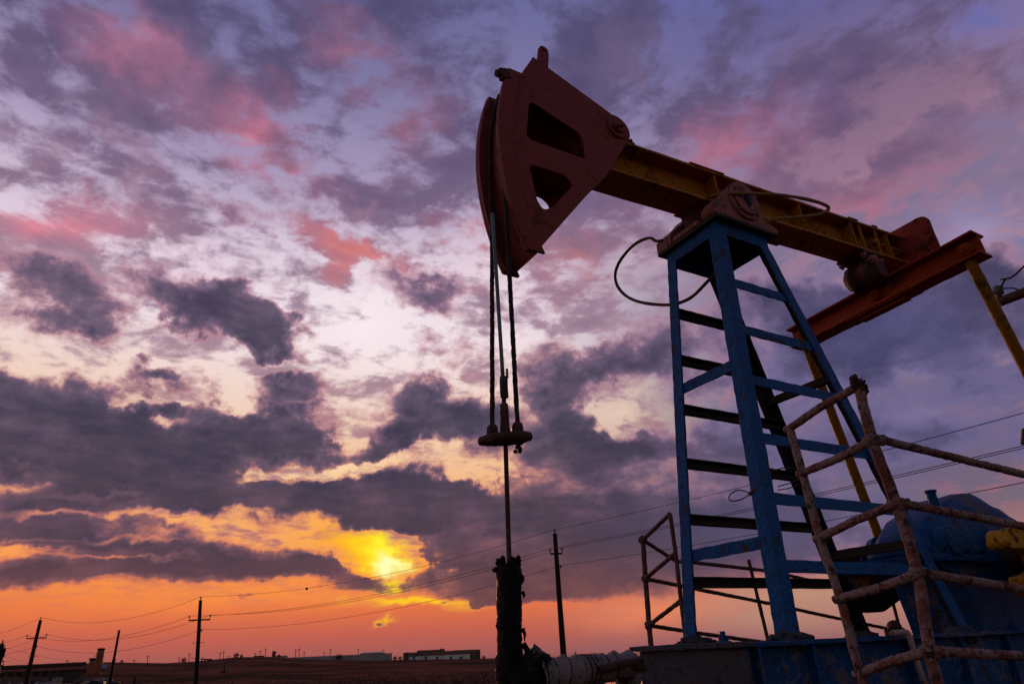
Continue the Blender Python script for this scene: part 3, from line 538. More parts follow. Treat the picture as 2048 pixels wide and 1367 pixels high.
for s in (-1, 1): mb.prism(outer, 'y', min(s*PLY, s*(PLY-PLT)), max(s*PLY, s*(PLY-PLT)), holes=(hole1, hole2))
head = mb.build('horsehead', 'red', pump, bevel=0.004)
def strip(mb, pts, y0, y1, t):                              # plate bent along a polyline of (x, z)
    vs, fs = [], []; n = len(pts)
    for i, (x, z) in enumerate(pts):
        d = (Vector(pts[min(i+1, n-1)])-Vector(pts[max(i-1, 0)])).normalized(); nn = Vector((-d.y, d.x))*t
        vs += [(x, y0, z), (x, y1, z), (x+nn.x, y1, z+nn.y), (x+nn.x, y0, z+nn.y)]
    for i in range(n-1): o = i*4; fs += [(o+j, o+(j+1) % 4, o+4+(j+1) % 4, o+4+j) for j in range(4)]
    fs += [(3, 2, 1, 0), tuple((n-1)*4+j for j in range(4))]; mb.add(vs, fs)
I0 = PLY-PLT-0.001
mb = MB(); strip(mb, arc(2.281, 2.61, 4.28, 30), -I0, I0, 0.02); mb.build('arc_plate', 'red', head)
mb = MB(); strip(mb, [(-2.255, 3.50), (-1.45, 3.47)], -I0, I0, 0.014); mb.build('inner_plate', 'red', head)
mb = MB(); strip(mb, [(-2.09, 4.33), (-2.017, 4.548), (-1.885, 4.503), (-1.22, 4.255)], -I0, I0, -0.014); mb.build('back_plate', 'red', head)
for s in (-1, 1):
    mb = MB(); oo = arc(2.392, 2.585, 4.285, 34); ii = list(reversed(arc(2.262, 2.585, 4.285, 34)))
    mb.prism(oo+ii, 'y', min(s*(PLY+0.001), s*(PLY+0.022)), max(s*(PLY+0.001), s*(PLY+0.034))); mb.prism(arc(2.392, 2.59, 4.27, 34)+list(reversed(arc(2.306, 2.59, 4.27, 34))), 'y', min(s*(PLY-0.03), s*PLY), max(s*(PLY-0.03), s*PLY))
    mb.build('rope_rim', 'red', head, bevel=0.004)
    mb = MB(); c = Vector((pc.x, s*(PLY+0.001), pc.y)); mb.cyl(c, c+Vector((0, s*0.018, 0)), 0.105, 32); mb.cyl(c+Vector((0, s*0.0185, 0)), c+Vector((0, s*0.04, 0)), 0.06, 24)
    mb.obox(c+Vector((0, s*0.05, 0)), (1, 0, 0.5), (0, 1, 0), (-0.5, 0, 1), (0.11, 0.022, 0.03)); mb.build('pin_cap', 'red', head, bevel=0.004)
mb = MB(); lg = [(-1.955, 4.48), (-1.918, 4.73)]+[(-1.868+0.048*math.cos(R(a)), 4.745+0.048*math.sin(R(a))) for a in range(165, 0, -20)]+[(-1.82, 4.70), (-1.85, 4.45)]
mb.prism(lg, 'y', -0.135, -0.105, holes=([(-1.868+0.019*math.cos(R(a)), 4.745+0.019*math.sin(R(a))) for a in range(0, 360, 30)],)); mb.build('lifting_lug', 'red', head, bevel=0.004)
mb = MB(); mb.obox((-2.315, -0.175, 4.205), (0.94, 0, 0.34), (0, 1, 0), (-0.34, 0, 0.94), (0.085, 0.06, 0.095)); mb.cyl((-2.345, -0.175, 4.205), (-2.385, -0.175, 4.19), 0.034, 6); mb.build('rope_clamp', 'clamp', head, bevel=0.006)

# hoses
mb = MB(); lp = [Yp(1415, 395, -0.17), Yp(1440, 390, -0.30), Yp(1480, 387, -0.44), Yp(1560, 390, -0.50), Yp(1620, 400, -0.53), Yp(1650, 410, -0.55), Yp(1657, 418, -0.55), Yp(1640, 428, -0.52), Yp(1600, 434, -0.47), Yp(1560, 437, -0.42), Yp(1535, 442, -0.38), Yp(1527, 452, -0.36)]
mb.tube(smooth_path(lp), 0.0165, 10, rough=0.003, freq=12); mb.build('grease_hose', 'hose', pump)
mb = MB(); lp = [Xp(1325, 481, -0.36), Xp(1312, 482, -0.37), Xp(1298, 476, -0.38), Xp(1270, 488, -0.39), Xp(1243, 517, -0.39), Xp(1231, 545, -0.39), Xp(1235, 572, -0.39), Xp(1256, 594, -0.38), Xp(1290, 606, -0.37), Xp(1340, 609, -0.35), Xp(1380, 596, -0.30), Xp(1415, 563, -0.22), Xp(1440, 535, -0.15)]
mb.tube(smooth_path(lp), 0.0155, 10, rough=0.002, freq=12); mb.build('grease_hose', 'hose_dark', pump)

# tail: plate, equaliser bearing, equaliser, pitmans
TPX = 2.96; mb = MB()
tp = round_poly([(-0.50, 3.80), (-0.475, 4.36), (0.475, 4.36), (0.50, 3.80), (0.30, 3.62), (-0.30, 3.62)], 0.11, 6); mb.prism(tp, 'x', TPX+0.11, TPX+0.145); mb.build('tail_plate', 'rust', pump, bevel=0.006, rough=0.006, freq=9, fine=0.06)
EQX = 2.45; ET = 0.043
EU = Vector((0, math.cos(-ET), math.sin(-ET))); EN = Vector((0, math.sin(ET), math.cos(ET))); EQC = Vector((EQX, 0, 3.352))
def eqbox(mb, x0, x1, u0, u1, n0, n1): return mb.obox(EQC+Vector(((x0+x1)/2, 0, 0))+EU*((u0+u1)/2)+EN*((n0+n1)/2), (1, 0, 0), EU, EN, (x1-x0, u1-u0, n1-n0))
mb = MB(); EL, EHH, EWX = 1.125, 0.128, 0.115
eqbox(mb, -0.012, 0.012, -EL, EL, -EHH+0.01, EHH-0.01); eqbox(mb, -EWX, EWX, -EL, EL, EHH-0.022, EHH); eqbox(mb, -EWX, EWX, -EL, EL, -EHH, -EHH+0.022)
eq = mb.build('equalizer_beam', 'orange', pump, bevel=0.003, rough=0.004, freq=8, fine=0.08)
for u, r in ((0.0, 0.062), (-0.99, 0.07), (0.99, 0.07)):
    mb = MB(); c = EQC+EU*u+EN*(-0.005 if u else 0.02); mb.cyl(c+Vector((-0.075, 0, 0)), c+Vector((-0.012, 0, 0)), r, 28); mb.cyl(c+Vector((-0.09, 0, 0)), c+Vector((-0.0755, 0, 0)), r*0.6, 24); mb.cyl(c+Vector((-0.10, 0, 0)), c+Vector((-0.0905, 0, 0)), r*0.25, 12); mb.build('pin_boss', 'orange', eq, bevel=0.004)
mb = MB(); eqbox(mb, -0.10, 0.10, -0.42, 0.38, -EHH-0.016, -EHH-0.001); eqbox(mb, -0.05, 0.06, -0.30, 0.25, -EHH-0.05, -EHH-0.0165); mb.build('under_plate', 'orange', eq, bevel=0.004, rough=0.003, fine=0.06)
mb = MB(); prf = [(0.19, 0.05), (0.185, 0.105), (0.14, 0.115), (0.135, 0.155), (0.06, 0.16), (0.055, 0.135), (-0.05, 0.135), (-0.055, 0.16), (-0.13, 0.155), (-0.135, 0.115), (-0.205, 0.11), (-0.21, 0.06)]
EC = Vector((2.31, 0, 3.585)); mb.tube([EC+Vector((0, y, 0)) for y, r in prf], [r for y, r in prf], 32, rough=0.006, freq=12); eb = mb.build('equalizer_bearing', 'grease', pump)
mb = MB(); zt = bz(2.31)-0.003; mb.prism([(EC.x-0.17, zt-0.045), (EC.x-0.17, zt-0.012), (EC.x+0.20, zt+0.006), (EC.x+0.20, zt-0.03)], 'y', -0.17, 0.17); mb.build('bearing_plate', 'grease', eb, bevel=0.008, rough=0.004, fine=0.05)
for dx in (-0.135, 0.16):
    for y in (-0.135, 0.135): mb = MB(); mb.cyl((EC.x+dx, y, zt-0.11), (EC.x+dx, y, zt-0.02), 0.017, 8); mb.cyl((EC.x+dx, y, zt-0.085), (EC.x+dx, y, zt-0.05), 0.034, 6); mb.build('bearing_bolt', 'pink', eb, rough=0.003)
for y in (-0.105, 0.105): mb = MB(); mb.prism(round_poly([(EC.x-0.10, EC.z-0.02), (EC.x+0.03, EC.z-0.16), (EC.x+0.12, EC.z-0.14), (EC.x+0.16, EC.z+0.02), (EC.x+0.06, EC.z+0.10), (EC.x-0.06, EC.z+0.09)], 0.04), 'y', y-0.028, y+0.028); mb.build('clevis_cheek', 'grease', eb, bevel=0.01, rough=0.004, fine=0.05)
mb = MB(); mb.lump((2.22, -0.20, 3.665), 0.055, 14, 0.25, (1.3, 0.7, 1.0), 4, 2.2); mb.build('grease_clot', 'pink', eb)
for s in (-1, 1):
    a = Vector((2.42, s*0.985, 3.27)); b = Vector((3.03, s*1.03, 0.72)); mb = MB()
    mb.tube([a, b], 0.052, 16, step=0.1, rough=0.003); pit = mb.build('pitman_arm', 'pitman', pump)
    mb = MB(); mb.cyl(b-Vector((0, 0.10, 0)), b+Vector((0, 0.10, 0)), 0.15, 28); mb.build('crank_pin_bearing', 'crank', pit, bevel=0.01)
# cranks and counterweights
cr = [(1.63, 0.60), (1.70, 0.70), (1.86, 0.72), (2.4, 0.80), (3.05, 0.90), (3.28, 0.82), (3.33, 0.62), (3.2, 0.46), (2.67, 0.33), (2.22, 0.18), (1.93, 0.19), (1.80, 0.26), (1.78, 0.35), (2.0, 0.37), (2.12, 0.43), (2.12, 0.52), (2.0, 0.56), (1.66, 0.55)]
for s in (-1, 1):
    mb = MB(); mb.prism(round_poly(cr, 0.04), 'y', min(s*0.70, s*0.86), max(s*0.70, s*0.86)); ck = mb.build('crank', 'crank' if s < 0 else 'crank_shaded', pump, bevel=0.015, rough=0.006, freq=9)
    mb = MB(); mb.prism(round_poly([(2.15, 0.66), (2.5, 0.72), (2.6, 0.36), (2.2, 0.26)], 0.1), 'y', min(s*0.865, s*0.96), max(s*0.865, s*0.96)); mb.build('counterweight', 'crank' if s < 0 else 'crank_shaded', ck, bevel=0.02)
    mb = MB(); mb.cyl((2.62, s*0.385, 0.55), (2.62, s*0.70, 0.55), 0.13, 28); mb.build('crank_shaft', 'grease', pump)

# gearbox
GS = [(1.50, 0.63, 0.24, 0.12), (1.55, 0.71, 0.28, 0.15), (1.62, 0.79, 0.30, 0.17), (1.72, 0.86, 0.315, 0.19), (1.85, 0.935, 0.32, 0.20), (2.05, 1.02, 0.32, 0.20), (2.3, 1.12, 0.32, 0.20), (2.5, 1.175, 0.32, 0.20), (2.65, 1.185, 0.32, 0.20), (2.85, 1.14, 0.32, 0.20), (3.5, 0.94, 0.32, 0.19), (3.9, 0.78, 0.30, 0.16)]
vs, fs = [], []; NP = 11
for x, zt, hw, tw in GS:
    zs = 0.58; zm = max(zs+0.02, zt-0.23)
    half = [(hw, zs), (hw, (zs+zm)/2), (hw*0.99, zm), (hw*0.90, zm+(zt-zm)*0.45), (tw, zt-0.012)]
    ring = [(-y, z) for y, z in half]+[(0, zt)]+[(y, z) for y, z in reversed(half)]
    vs += [(x, y, z) for y, z in ring]
for i in range(len(GS)-1):
    o = i*NP; fs += [(o+j, o+j+1, o+NP+j+1, o+NP+j) for j in range(NP-1)]; fs.append((o, o+NP, o+2*NP-1, o+NP-1))
fs += [tuple(range(NP)), tuple((len(GS)-1)*NP+j for j in reversed(range(NP)))]
mb = MB(); mb.add(vs, fs, True); gb = mb.build('gearbox', 'blue_dirty', pump, rough=0.012, freq=7, fine=0.07)
mb = MB(); mb.box((1.48, -0.365, 0.515), (3.95, 0.365, 0.579)); mb.build('housing_flange', 'blue_dirty', gb, bevel=0.012, rough=0.006, fine=0.06)
mb = MB(); mb.prism(round_poly([(1.98, DZ-0.01), (1.88, 0.40), (1.66, 0.47), (1.62, 0.514), (3.9, 0.514), (3.9, DZ-0.01)], 0.03), 'y', -0.31, 0.31); mb.build('lower_housing', 'blue_dirty', gb, bevel=0.02, rough=0.006, fine=0.1)
for x, r, zc in ((1.80, 0.16, 0.66), (2.62, 0.25, 0.62)):
    for s in (-1, 1):
        mb = MB(); c = Vector((x, s*0.29, zc)); mb.cyl(c, c+Vector((0, s*0.075, 0)), r, 32, r*0.88); mb.cyl(c+Vector((0, s*0.0755, 0)), c+Vector((0, s*0.09, 0)), r*0.55, 24); bb = mb.build('bearing_cover', 'blue_dirty', gb, bevel=0.012, rough=0.004)
for x in (1.56, 2.08, 2.3, 3.0, 3.4):
    for s in (-1, 1):
        mb = MB(); c = Vector((x, s*0.344, 0.579)); bolt(mb, c, 0.024, 0.03); mb.build('flange_bolt', 'blue_dirty', gb)
mb = MB(); BX = Yp(1866, 1000, -0.14); mb.cyl((BX.x, -0.14, BX.z-0.08), (BX.x, -0.14, BX.z+0.07), 0.045, 16, 0.04); mb.cyl((BX.x, -0.14, BX.z+0.071), (BX.x, -0.14, BX.z+0.092), 0.052, 16); mb.build('breather', 'blue_dirty', gb, bevel=0.004)

# ------------------------------------------------------------------ well, bridle and rod
WX = -2.31; CD = Vector((0.86, -0.51, 0.05)); CC = Vector((WX, 0.034, 1.235))
br = thing('rope_bridle', (WX, 0, 1.2), 'two dark wire ropes hanging from the red horsehead with a flat carrier bar', 'rope bridle')
for s, y0 in ((-1, 0.095), (1, -0.125)):
    b = CC+CD*(0.083*s)+Vector((0, 0, 0.075)); rr_ = 2.306+0.019
    up = [Vector((-math.sqrt(rr_*rr_-(z-3.55)**2), y0*0.9, z)) for z in (4.26, 4.1, 3.95, 3.8, 3.65, 3.5)]
    mb = MB(); mb.tube(smooth_path(up+[Vector((-2.325, y0, 3.2)), Vector((-2.322, y0, 2.9))], 4)+[b], 0.0165, 10, step=0.02, rough=0.004, freq=38, seed=s); mb.build('wire_rope', 'rope', br)
    mb = MB(); mb.tube([b-Vector((0, 0, 0.075)), b-Vector((0, 0, 0.01)), b+Vector((0, 0, 0.015)), b+Vector((0, 0, 0.03))], [0.037, 0.037, 0.034, 0.020], 16, rough=0.004, freq=25); mb.build('rope_socket', 'clamp', br)
mb = MB(); vs, fs = [], []; PR = Vector((0.51, 0.86, 0)).normalized(); U0 = CD.normalized()
prof = [(-0.178, 0.010), (-0.174, 0.028), (-0.163, 0.040), (-0.14, 0.05), (-0.12, 0.062), (-0.07, 0.085), (0, 0.09), (0.07, 0.085), (0.115, 0.065), (0.14, 0.048), (0.163, 0.040), (0.174, 0.028), (0.178, 0.010)]
for u, w in prof:
    p = CC+U0*u
    for a in range(12): c, s = math.cos(R(30*a)), math.sin(R(30*a)); vs.append(p+PR*(w*math.copysign(abs(c)**0.7, c))+Vector((0, 0, 0.034*min(1, (w/0.06)**0.8)*math.copysign(abs(s)**0.6, s))))
n = len(prof)
for i in range(n-1): o = i*12; fs += [(o+k, o+(k+1) % 12, o+12+(k+1) % 12, o+12+k) for k in range(12)]
fs += [tuple(reversed(range(12))), tuple((n-1)*12+k for k in range(12))]
mb.add(vs, fs, True); mb.build('carrier_bar', 'clamp', br, rough=0.004, freq=22, fine=0.03)
mb = MB(); p = CC+CD*0.083-Vector((0, 0, 0.03))
for k in range(9): q = p+Vector((0.02*math.sin(k*2.1), 0.02*math.cos(k*1.7), -0.008*k)); mb.lump(q, 0.014, k, 0.5, lv=2)
mb.build('frayed_end', 'rope', br)
rod = thing('polished_rod', (WX, 0.04, 0.5), 'grey steel rod running down from the carrier bar into the wellhead', 'rod')
mb = MB(); mb.tube([Xp(985, 427, -2.43), Xp(1004.5, 735, -2.345), CC+Vector((0, 0, 0.30))], 0.0135, 12, step=0.1); mb.build('rod_end', 'rod', rod); mb = MB(); mb.tube([CC+Vector((0, 0, 0.30)), CC, Vector((WX, 0.046, 0.40))], 0.0150, 12, step=0.1); mb.build('rod_shaft', 'clamp', rod)
mb = MB(); mb.tube([CC+Vector((0.004, 0, z)) for z in (0.28, 0.285, 0.43, 0.435)], [0.02, 0.028, 0.028, 0.02], 14, step=0.03, rough=0.003, freq=30); mb.tube([CC+Vector((-0.004, 0.0, z)) for z in (0.43, 0.475)], 0.009, 8); mb.build('rod_clamp', 'clamp', rod)
mb = MB(); mb.tube([CC+Vector((0.0, 0, z)) for z in (0.024, 0.06, 0.08, 0.235, 0.24)], [0.036, 0.034, 0.030, 0.0275, 0.02], 14, step=0.03, rough=0.003, freq=30); mb.build('rod_clamp', 'clamp', rod)
mb = MB(); mb.tube([CC+Vector((0.026, -0.012, z)) for z in (0.425, 0.49)], 0.0085, 8, rough=0.002); mb.build('rod_stub', 'rope', rod)

wh = thing('wellhead', (WX, 0.06, GZ), 'tarry black wellhead pipe standing upright under the polished rod', 'wellhead')
mb = MB(); wc = lambda z: Vector((WX, 0.05+(0.47-z)*0.065, z))
pr = [(0.455, 0.060), (0.45, 0.074), (0.40, 0.078), (0.36, 0.074), (0.13, 0.074), (0.115, 0.079), (0.105, 0.073), (-0.02, 0.073), (-0.05, 0.082), (-0.15, 0.084), (-0.17, 0.074), (-0.30, 0.074), (GZ, 0.074)]
mb.tube([wc(z) for z, r in pr], [r for z, r in pr], 24, step=0.014, rough=0.008, freq=30); mb.build('casing', 'tar', wh)
mb = MB(); mb.cyl(wc(0.42), wc(0.462), 0.069, 18, 0.06)
for k in range(16): a = k*0.9; mb.lump(wc(0.45)+Vector((0.062*math.cos(a), 0.062*math.sin(a), 0.008+0.018*abs(math.sin(k*1.9)))), 0.020, k, 0.6, (0.8, 0.8, 1.3), lv=3)
mb.lump(wc(0.43)+Vector((-0.062, 0.035, -0.0)), 0.024, 2, 0.5, (1.3, 1.2, 0.6)); mb.lump(wc(0.37)+Vector((0.062, -0.038, 0)), 0.018, 4, 0.6, (1.1, 1, 1.6)); mb.build('stuffing_box', 'tar', wh)
for z, zz in ((0.10, 0.07), (0.30, 0.04)):
    mb = MB(); p = wc(z)+Vector((0.065, -0.04, 0)); mb.tube([p, p+Vector((0.012, -0.006, -zz*0.5)), p+Vector((0.008, -0.004, -zz))], [0.014, 0.009, 0.003], 8); mb.build('tar_drip', 'tar', wh)
TE = at(1072, 1345, 4.28)
mb = MB(); q0 = wc(-0.21); mb.tube(smooth_path([q0, q0.lerp(TE, 0.35), TE, TE+(TE-q0)*0.35], 5), [0.07]*4+[0.10]*6+[0.135]*6, 20, step=0.02, rough=0.014, freq=16); mb.lump(TE+Vector((-0.02, -0.09, 0.05)), 0.06, 4, 0.4); mb.build('side_outlet', 'tar', wh)
mb = MB(); mb.tube([at(1046, 1285, 4.25), at(1064, 1315, 4.25)], [0.014, 0.02], 8, step=0.03, rough=0.004, freq=30); mb.build('stay_rod', 'tar', wh)

# lagged flow line
fl = thing('flow_line', at(1250, 1367, 4.6), 'flow pipe lagged in torn grey tape running from the wellhead to the base frame', 'pipe')
FP = [at(1072, 1356, 4.18), at(1140, 1343, 4.35), at(1200, 1336, 4.52), at(1266, 1323, 4.72)]
pth = smooth_path(FP, 14); n = len(pth); mb = MB(); path, rad = [], []
for i in range(n-1):
    for k in range(4):
        t = (i+k/4)/(n-1); path.append(pth[i].lerp(pth[i+1], k/4)); rad.append(0.092-0.032*t)
TW = 13.0; SEG = 28; t0 = (path[-1]-path[0]).normalized(); sl = Z3.cross(t0).normalized(); up_ = t0.cross(sl); vs, fs = [], []
def wrap_r(i, a):
    t = i/len(path); ph = (t*TW+0.7*math.sin(t*11)+a/(2*math.pi)) % 1.0
    return rad[i]*(1+0.03*math.sin(t*23))+0.030*ph-0.016+0.003*noise.noise(Vector((a*1.5, t*14, 0)))
for i in range(len(path)):
    for k in range(SEG):
        a = 2*math.pi*k/SEG; r = wrap_r(i, a); vs.append(path[i]+(sl*math.cos(a)+up_*math.sin(a))*r)
for i in range(len(path)-1): o = i*SEG; fs += [(o+k, o+(k+1) % SEG, o+SEG+(k+1) % SEG, o+SEG+k) for k in range(SEG)]
mb.add(vs, fs, False); mb.build('lagging', 'wrap', fl)
for q in range(1, int(TW)):                                  # dark line added to draw the groove between turns of tape
    loop = []
    for j in range(33):
        a = 2*math.pi*j/32; want = q-a/(2*math.pi); lo, hi = 0.0, 1.0
        for _ in range(24):
            md = (lo+hi)/2
            if md*TW+0.7*math.sin(md*11) < want: lo = md
            else: hi = md
        i = min(len(path)-1, int(lo*len(path))); loop.append(path[i]+(sl*math.cos(a)+up_*math.sin(a))*(rad[i]+0.007))
    mb = MB(); mb.tube(loop, 0.0065, 6, caps=False); mb.build('tie_cord', 'rope', fl)
for px, py, d, dx, dy in ((1148, 1318, 4.35, 0.015, 0.045), (1128, 1322, 4.3, -0.06, 0.015), (1240, 1306, 4.65, -0.045, 0.02), (1170, 1318, 4.45, 0.06, 0.01)):
    p = at(px, py+4, d); mb = MB(); q = [p, p+RGT*dx*0.5+Z3*dy*0.8, p+RGT*dx+Z3*dy]; w = FWD*0.03
    mb.add([a+o for a in q for o in (-w, w)]+[a+o+Z3*0.003 for a in q for o in (-w*0.6, w*0.6)], [(0, 1, 3, 2), (2, 3, 5, 4), (6, 8, 9, 7), (8, 10, 11, 9), (0, 2, 8, 6), (2, 4, 10, 8), (1, 7, 9, 3), (3, 9, 11, 5), (0, 6, 7, 1), (4, 5, 11, 10)]); mb.build('torn_strip', 'wrap', fl)
mb = MB(); mb.tube([at(1200, 1337, 4.38), at(1283, 1318, 4.58)], 0.022, 14, step=0.04, rough=0.003); mb.tube([at(1268, 1328, 4.6), at(1286, 1334, 4.75)], 0.028, 12, step=0.04, rough=0.006); mb.build('bare_pipe', 'clamp', fl)
mb = MB(); hp = [at(1262, 1322, 4.75), at(1258, 1345, 4.75), at(1254, 1375, 4.75)]; mb.tube(hp+[hp[-1]-Vector((0, 0, 0.9))], [0.075, 0.085, 0.07, 0.07], 16, step=0.025, rough=0.014, freq=18); mb.build('downpipe', 'wrap', fl)
mb = MB(); rnd = random.Random(3)
for k in range(60):
    p = at(rnd.uniform(1222, 1262), rnd.uniform(1330, 1338), 4.66); mb.tube([p, p+Vector((rnd.uniform(-.02, .02), rnd.uniform(-.02, .02), -0.03)), p+Vector((rnd.uniform(-.04, .04), rnd.uniform(-.03, .03), rnd.uniform(-0.10, -0.05)))], 0.0025, 4)
mb.build('frayed_fringe', 'rope', fl)

# ------------------------------------------------------------------ pipe railings
def tube_part(name, mat, parent, path, r, seed, rough=0.0032, step=0.018, freq=30): mb = MB(); mb.tube(path, r, 12, step=step, rough=rough, freq=freq, seed=seed); return mb.build(name, mat, parent)
nr = thing('pipe_railing', (-1.6, -2.0, GZ), 'near railing of thick muddy red pipe standing in front of the tower', 'railing')
Y0 = -2.0; PA = [(-1.654, 0.985), (-1.659, 0.736), (-1.611, 0.466), (-1.598, 0.191), (-1.655, -0.089)]
PB = [(-1.565, 0.926), (-1.58, 0.697), (-1.596, 0.392), (-1.629, 0.131), (-1.643, -0.166)]
corner = [Vector((x, Y0, z)) for x, z in PA]; back = [Vector((-1.6, y, z)) for y, z in PB]
tube_part('post', 'pipe', nr, smooth_path(corner+[Vector((-1.665, Y0, -0.4)), Vector((-1.67, Y0, GZ-0.1))], 5), 0.0225, 1)
tube_part('post', 'pipe', nr, smooth_path(back+[Vector((-1.6, -1.66, -0.4)), Vector((-1.6, -1.67, GZ-0.1))], 5), 0.019, 2)
for i in range(5):
    d = (corner[i]-back[i]).normalized(); tube_part('cross_rail', 'pipe', nr, [back[i]-d*0.03, back[i].lerp(corner[i], 0.5)+Vector((0, 0, 0.008*(-1)**i)), corner[i]], 0.0185, 10+i)
ends = [(-0.443, 0.679), (-0.624, 0.415), (-0.817, 0.131), (-0.997, -0.132)]
for i, (x, z) in enumerate(ends):
    a = corner[i+1]+Vector((0.02, -0.02, 0)); b = Vector((x, Y0-0.02, z)); c = a+(b-a)*(1.9/(b.x-a.x)); tube_part('long_rail', 'pipe', nr, [a, b, c], 0.0185, 20+i, step=0.03)
    mb = MB(); mb.lump(corner[i+1], 0.031, i, 0.35, (1.15, 1.1, 0.95), 4, 3.5); mb.lump(corner[i+1]+Vector((0.035, -0.02, -0.002)), 0.026, i+7, 0.35, (1.3, 1, 0.9), 3, 3.5); mb.build('weld_joint', 'pipe', nr)
mb = MB(); mb.lump(corner[0]+Vector((0.0, 0, 0.0)), 0.030, 3, 0.6, lv=4, freq=4); mb.lump(corner[0]+Vector((-0.02, 0, 0.03)), 0.018, 6, 0.6, lv=3); mb.lump(corner[0]+Vector((0.02, 0, -0.015)), 0.024, 9, 0.6, lv=3); mb.build('pipe_fitting', 'clamp', nr)
tube_part('post', 'pipe', nr, [Vector((0.25, Y0-0.0, 0.66)), Vector((0.25, Y0-0.0, GZ-0.1))], 0.023, 3)

fr = thing('pipe_railing', (-0.5, 0.95, GZ), 'far railing of thin rusty pipe beyond the tower, seen through its legs', 'railing')
A = [Vector((-0.475, 0.95, 0.80)), Vector((-0.495, 0.95, 0.485)), Vector((-0.515, 0.95, 0.127)), Vector((-0.52, 0.95, -0.08))]
B = [Vector((-0.53, 0.516, 0.937)), Vector((-0.53, 0.514, 0.633)), Vector((-0.53, 0.524, 0.282)), Vector((-0.53, 0.53, -0.03))]
def far(x, z): return Vector((x, 0.98, z))
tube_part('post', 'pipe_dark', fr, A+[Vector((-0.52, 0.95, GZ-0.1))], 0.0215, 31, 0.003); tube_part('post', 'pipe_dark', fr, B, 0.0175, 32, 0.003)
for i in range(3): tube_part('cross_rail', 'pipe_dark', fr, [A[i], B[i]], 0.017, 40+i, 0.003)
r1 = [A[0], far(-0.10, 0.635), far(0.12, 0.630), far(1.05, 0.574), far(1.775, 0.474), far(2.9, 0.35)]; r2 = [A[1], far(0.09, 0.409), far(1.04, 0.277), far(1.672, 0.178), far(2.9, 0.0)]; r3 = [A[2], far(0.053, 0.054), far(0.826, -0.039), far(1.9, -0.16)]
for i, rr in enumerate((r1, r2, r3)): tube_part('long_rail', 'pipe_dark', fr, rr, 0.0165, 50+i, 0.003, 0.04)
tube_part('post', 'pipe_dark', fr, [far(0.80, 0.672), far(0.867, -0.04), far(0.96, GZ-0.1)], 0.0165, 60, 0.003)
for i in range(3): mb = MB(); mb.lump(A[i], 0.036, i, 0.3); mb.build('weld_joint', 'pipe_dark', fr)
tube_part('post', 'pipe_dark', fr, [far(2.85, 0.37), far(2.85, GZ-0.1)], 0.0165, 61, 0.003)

bpn = thing('bent_pipe', (0.5, -0.63, GZ), 'thin pale pipe bent over at its top beside the blue base frame', 'pipe')
mb = MB(); bp_ = [Yp(1783, 1266, -0.60), Yp(1800, 1264, -0.60), Yp(1813, 1264, -0.61), Yp(1820, 1276, -0.62), Yp(1827, 1300, -0.63), Yp(1838, 1335, -0.64), Yp(1852, 1372, -0.64)]
mb.tube(smooth_path(bp_, 5)+[Vector((0.60, -0.645, GZ-0.05))], 0.020, 12, step=0.03, rough=0.003, freq=20); mb.build('bent_tube', 'lilac', bpn)
kn = thing('valve_knob', (1.70, 0.30, DZ), 'round dark knob on the deck behind the tower legs', 'knob')
mb = MB(); c = Vector((1.717, 0.30, 0.0)); mb.lump(c+Vector((0, 0, 0.03)), 0.06, 2, 0.12, (1, 1, 1.1)); mb.build('knob_cap', 'grease', kn); mb = MB(); mb.cyl((1.70, 0.30, DZ), (1.70, 0.30, 0.03), 0.085, 12); mb.build('knob_base', 'grease', kn)

tw = thing('tie_wire', legpt((-1, -1), 1.0), 'twisted grey wire wound round the near blue tower leg, ending in a loop', 'wire')
W = [(1500, 986, -.56), (1488, 981, -.58), (1474, 980, -.6), (1461, 988, -.6), (1458, 997, -.6), (1464, 1001, -.6), (1480, 999, -.6), (1492, 993, -.58), (1503, 985, -.56), (1511, 977, -.53), (1517, 962, -.50), (1528, 950, -.49), (1545, 941, -.47), (1570, 935, -.44), (1595, 938, -.40), (1606, 946, -.37)]
mb = MB(); mb.tube(smooth_path([Yp(*w) for w in W], 4), 0.0042, 6); mb.tube(smooth_path([Yp(1500, 987, -.56), Yp(1507, 981, -.55), Yp(1512, 976, -.53)], 4), [0.014]*9, 8, rough=0.004, freq=60)
mb.tube(smooth_path([Yp(1556, 972, -.45), Yp(1578, 966, -.43), Yp(1600, 957, -.40), Yp(1612, 950, -.38)], 4), 0.004, 6); mb.tube(smooth_path([Yp(1556, 979, -.45), Yp(1580, 975, -.43), Yp(1606, 962, -.40)], 4), 0.004, 6); mb.build('wire_coil', 'wire', tw)

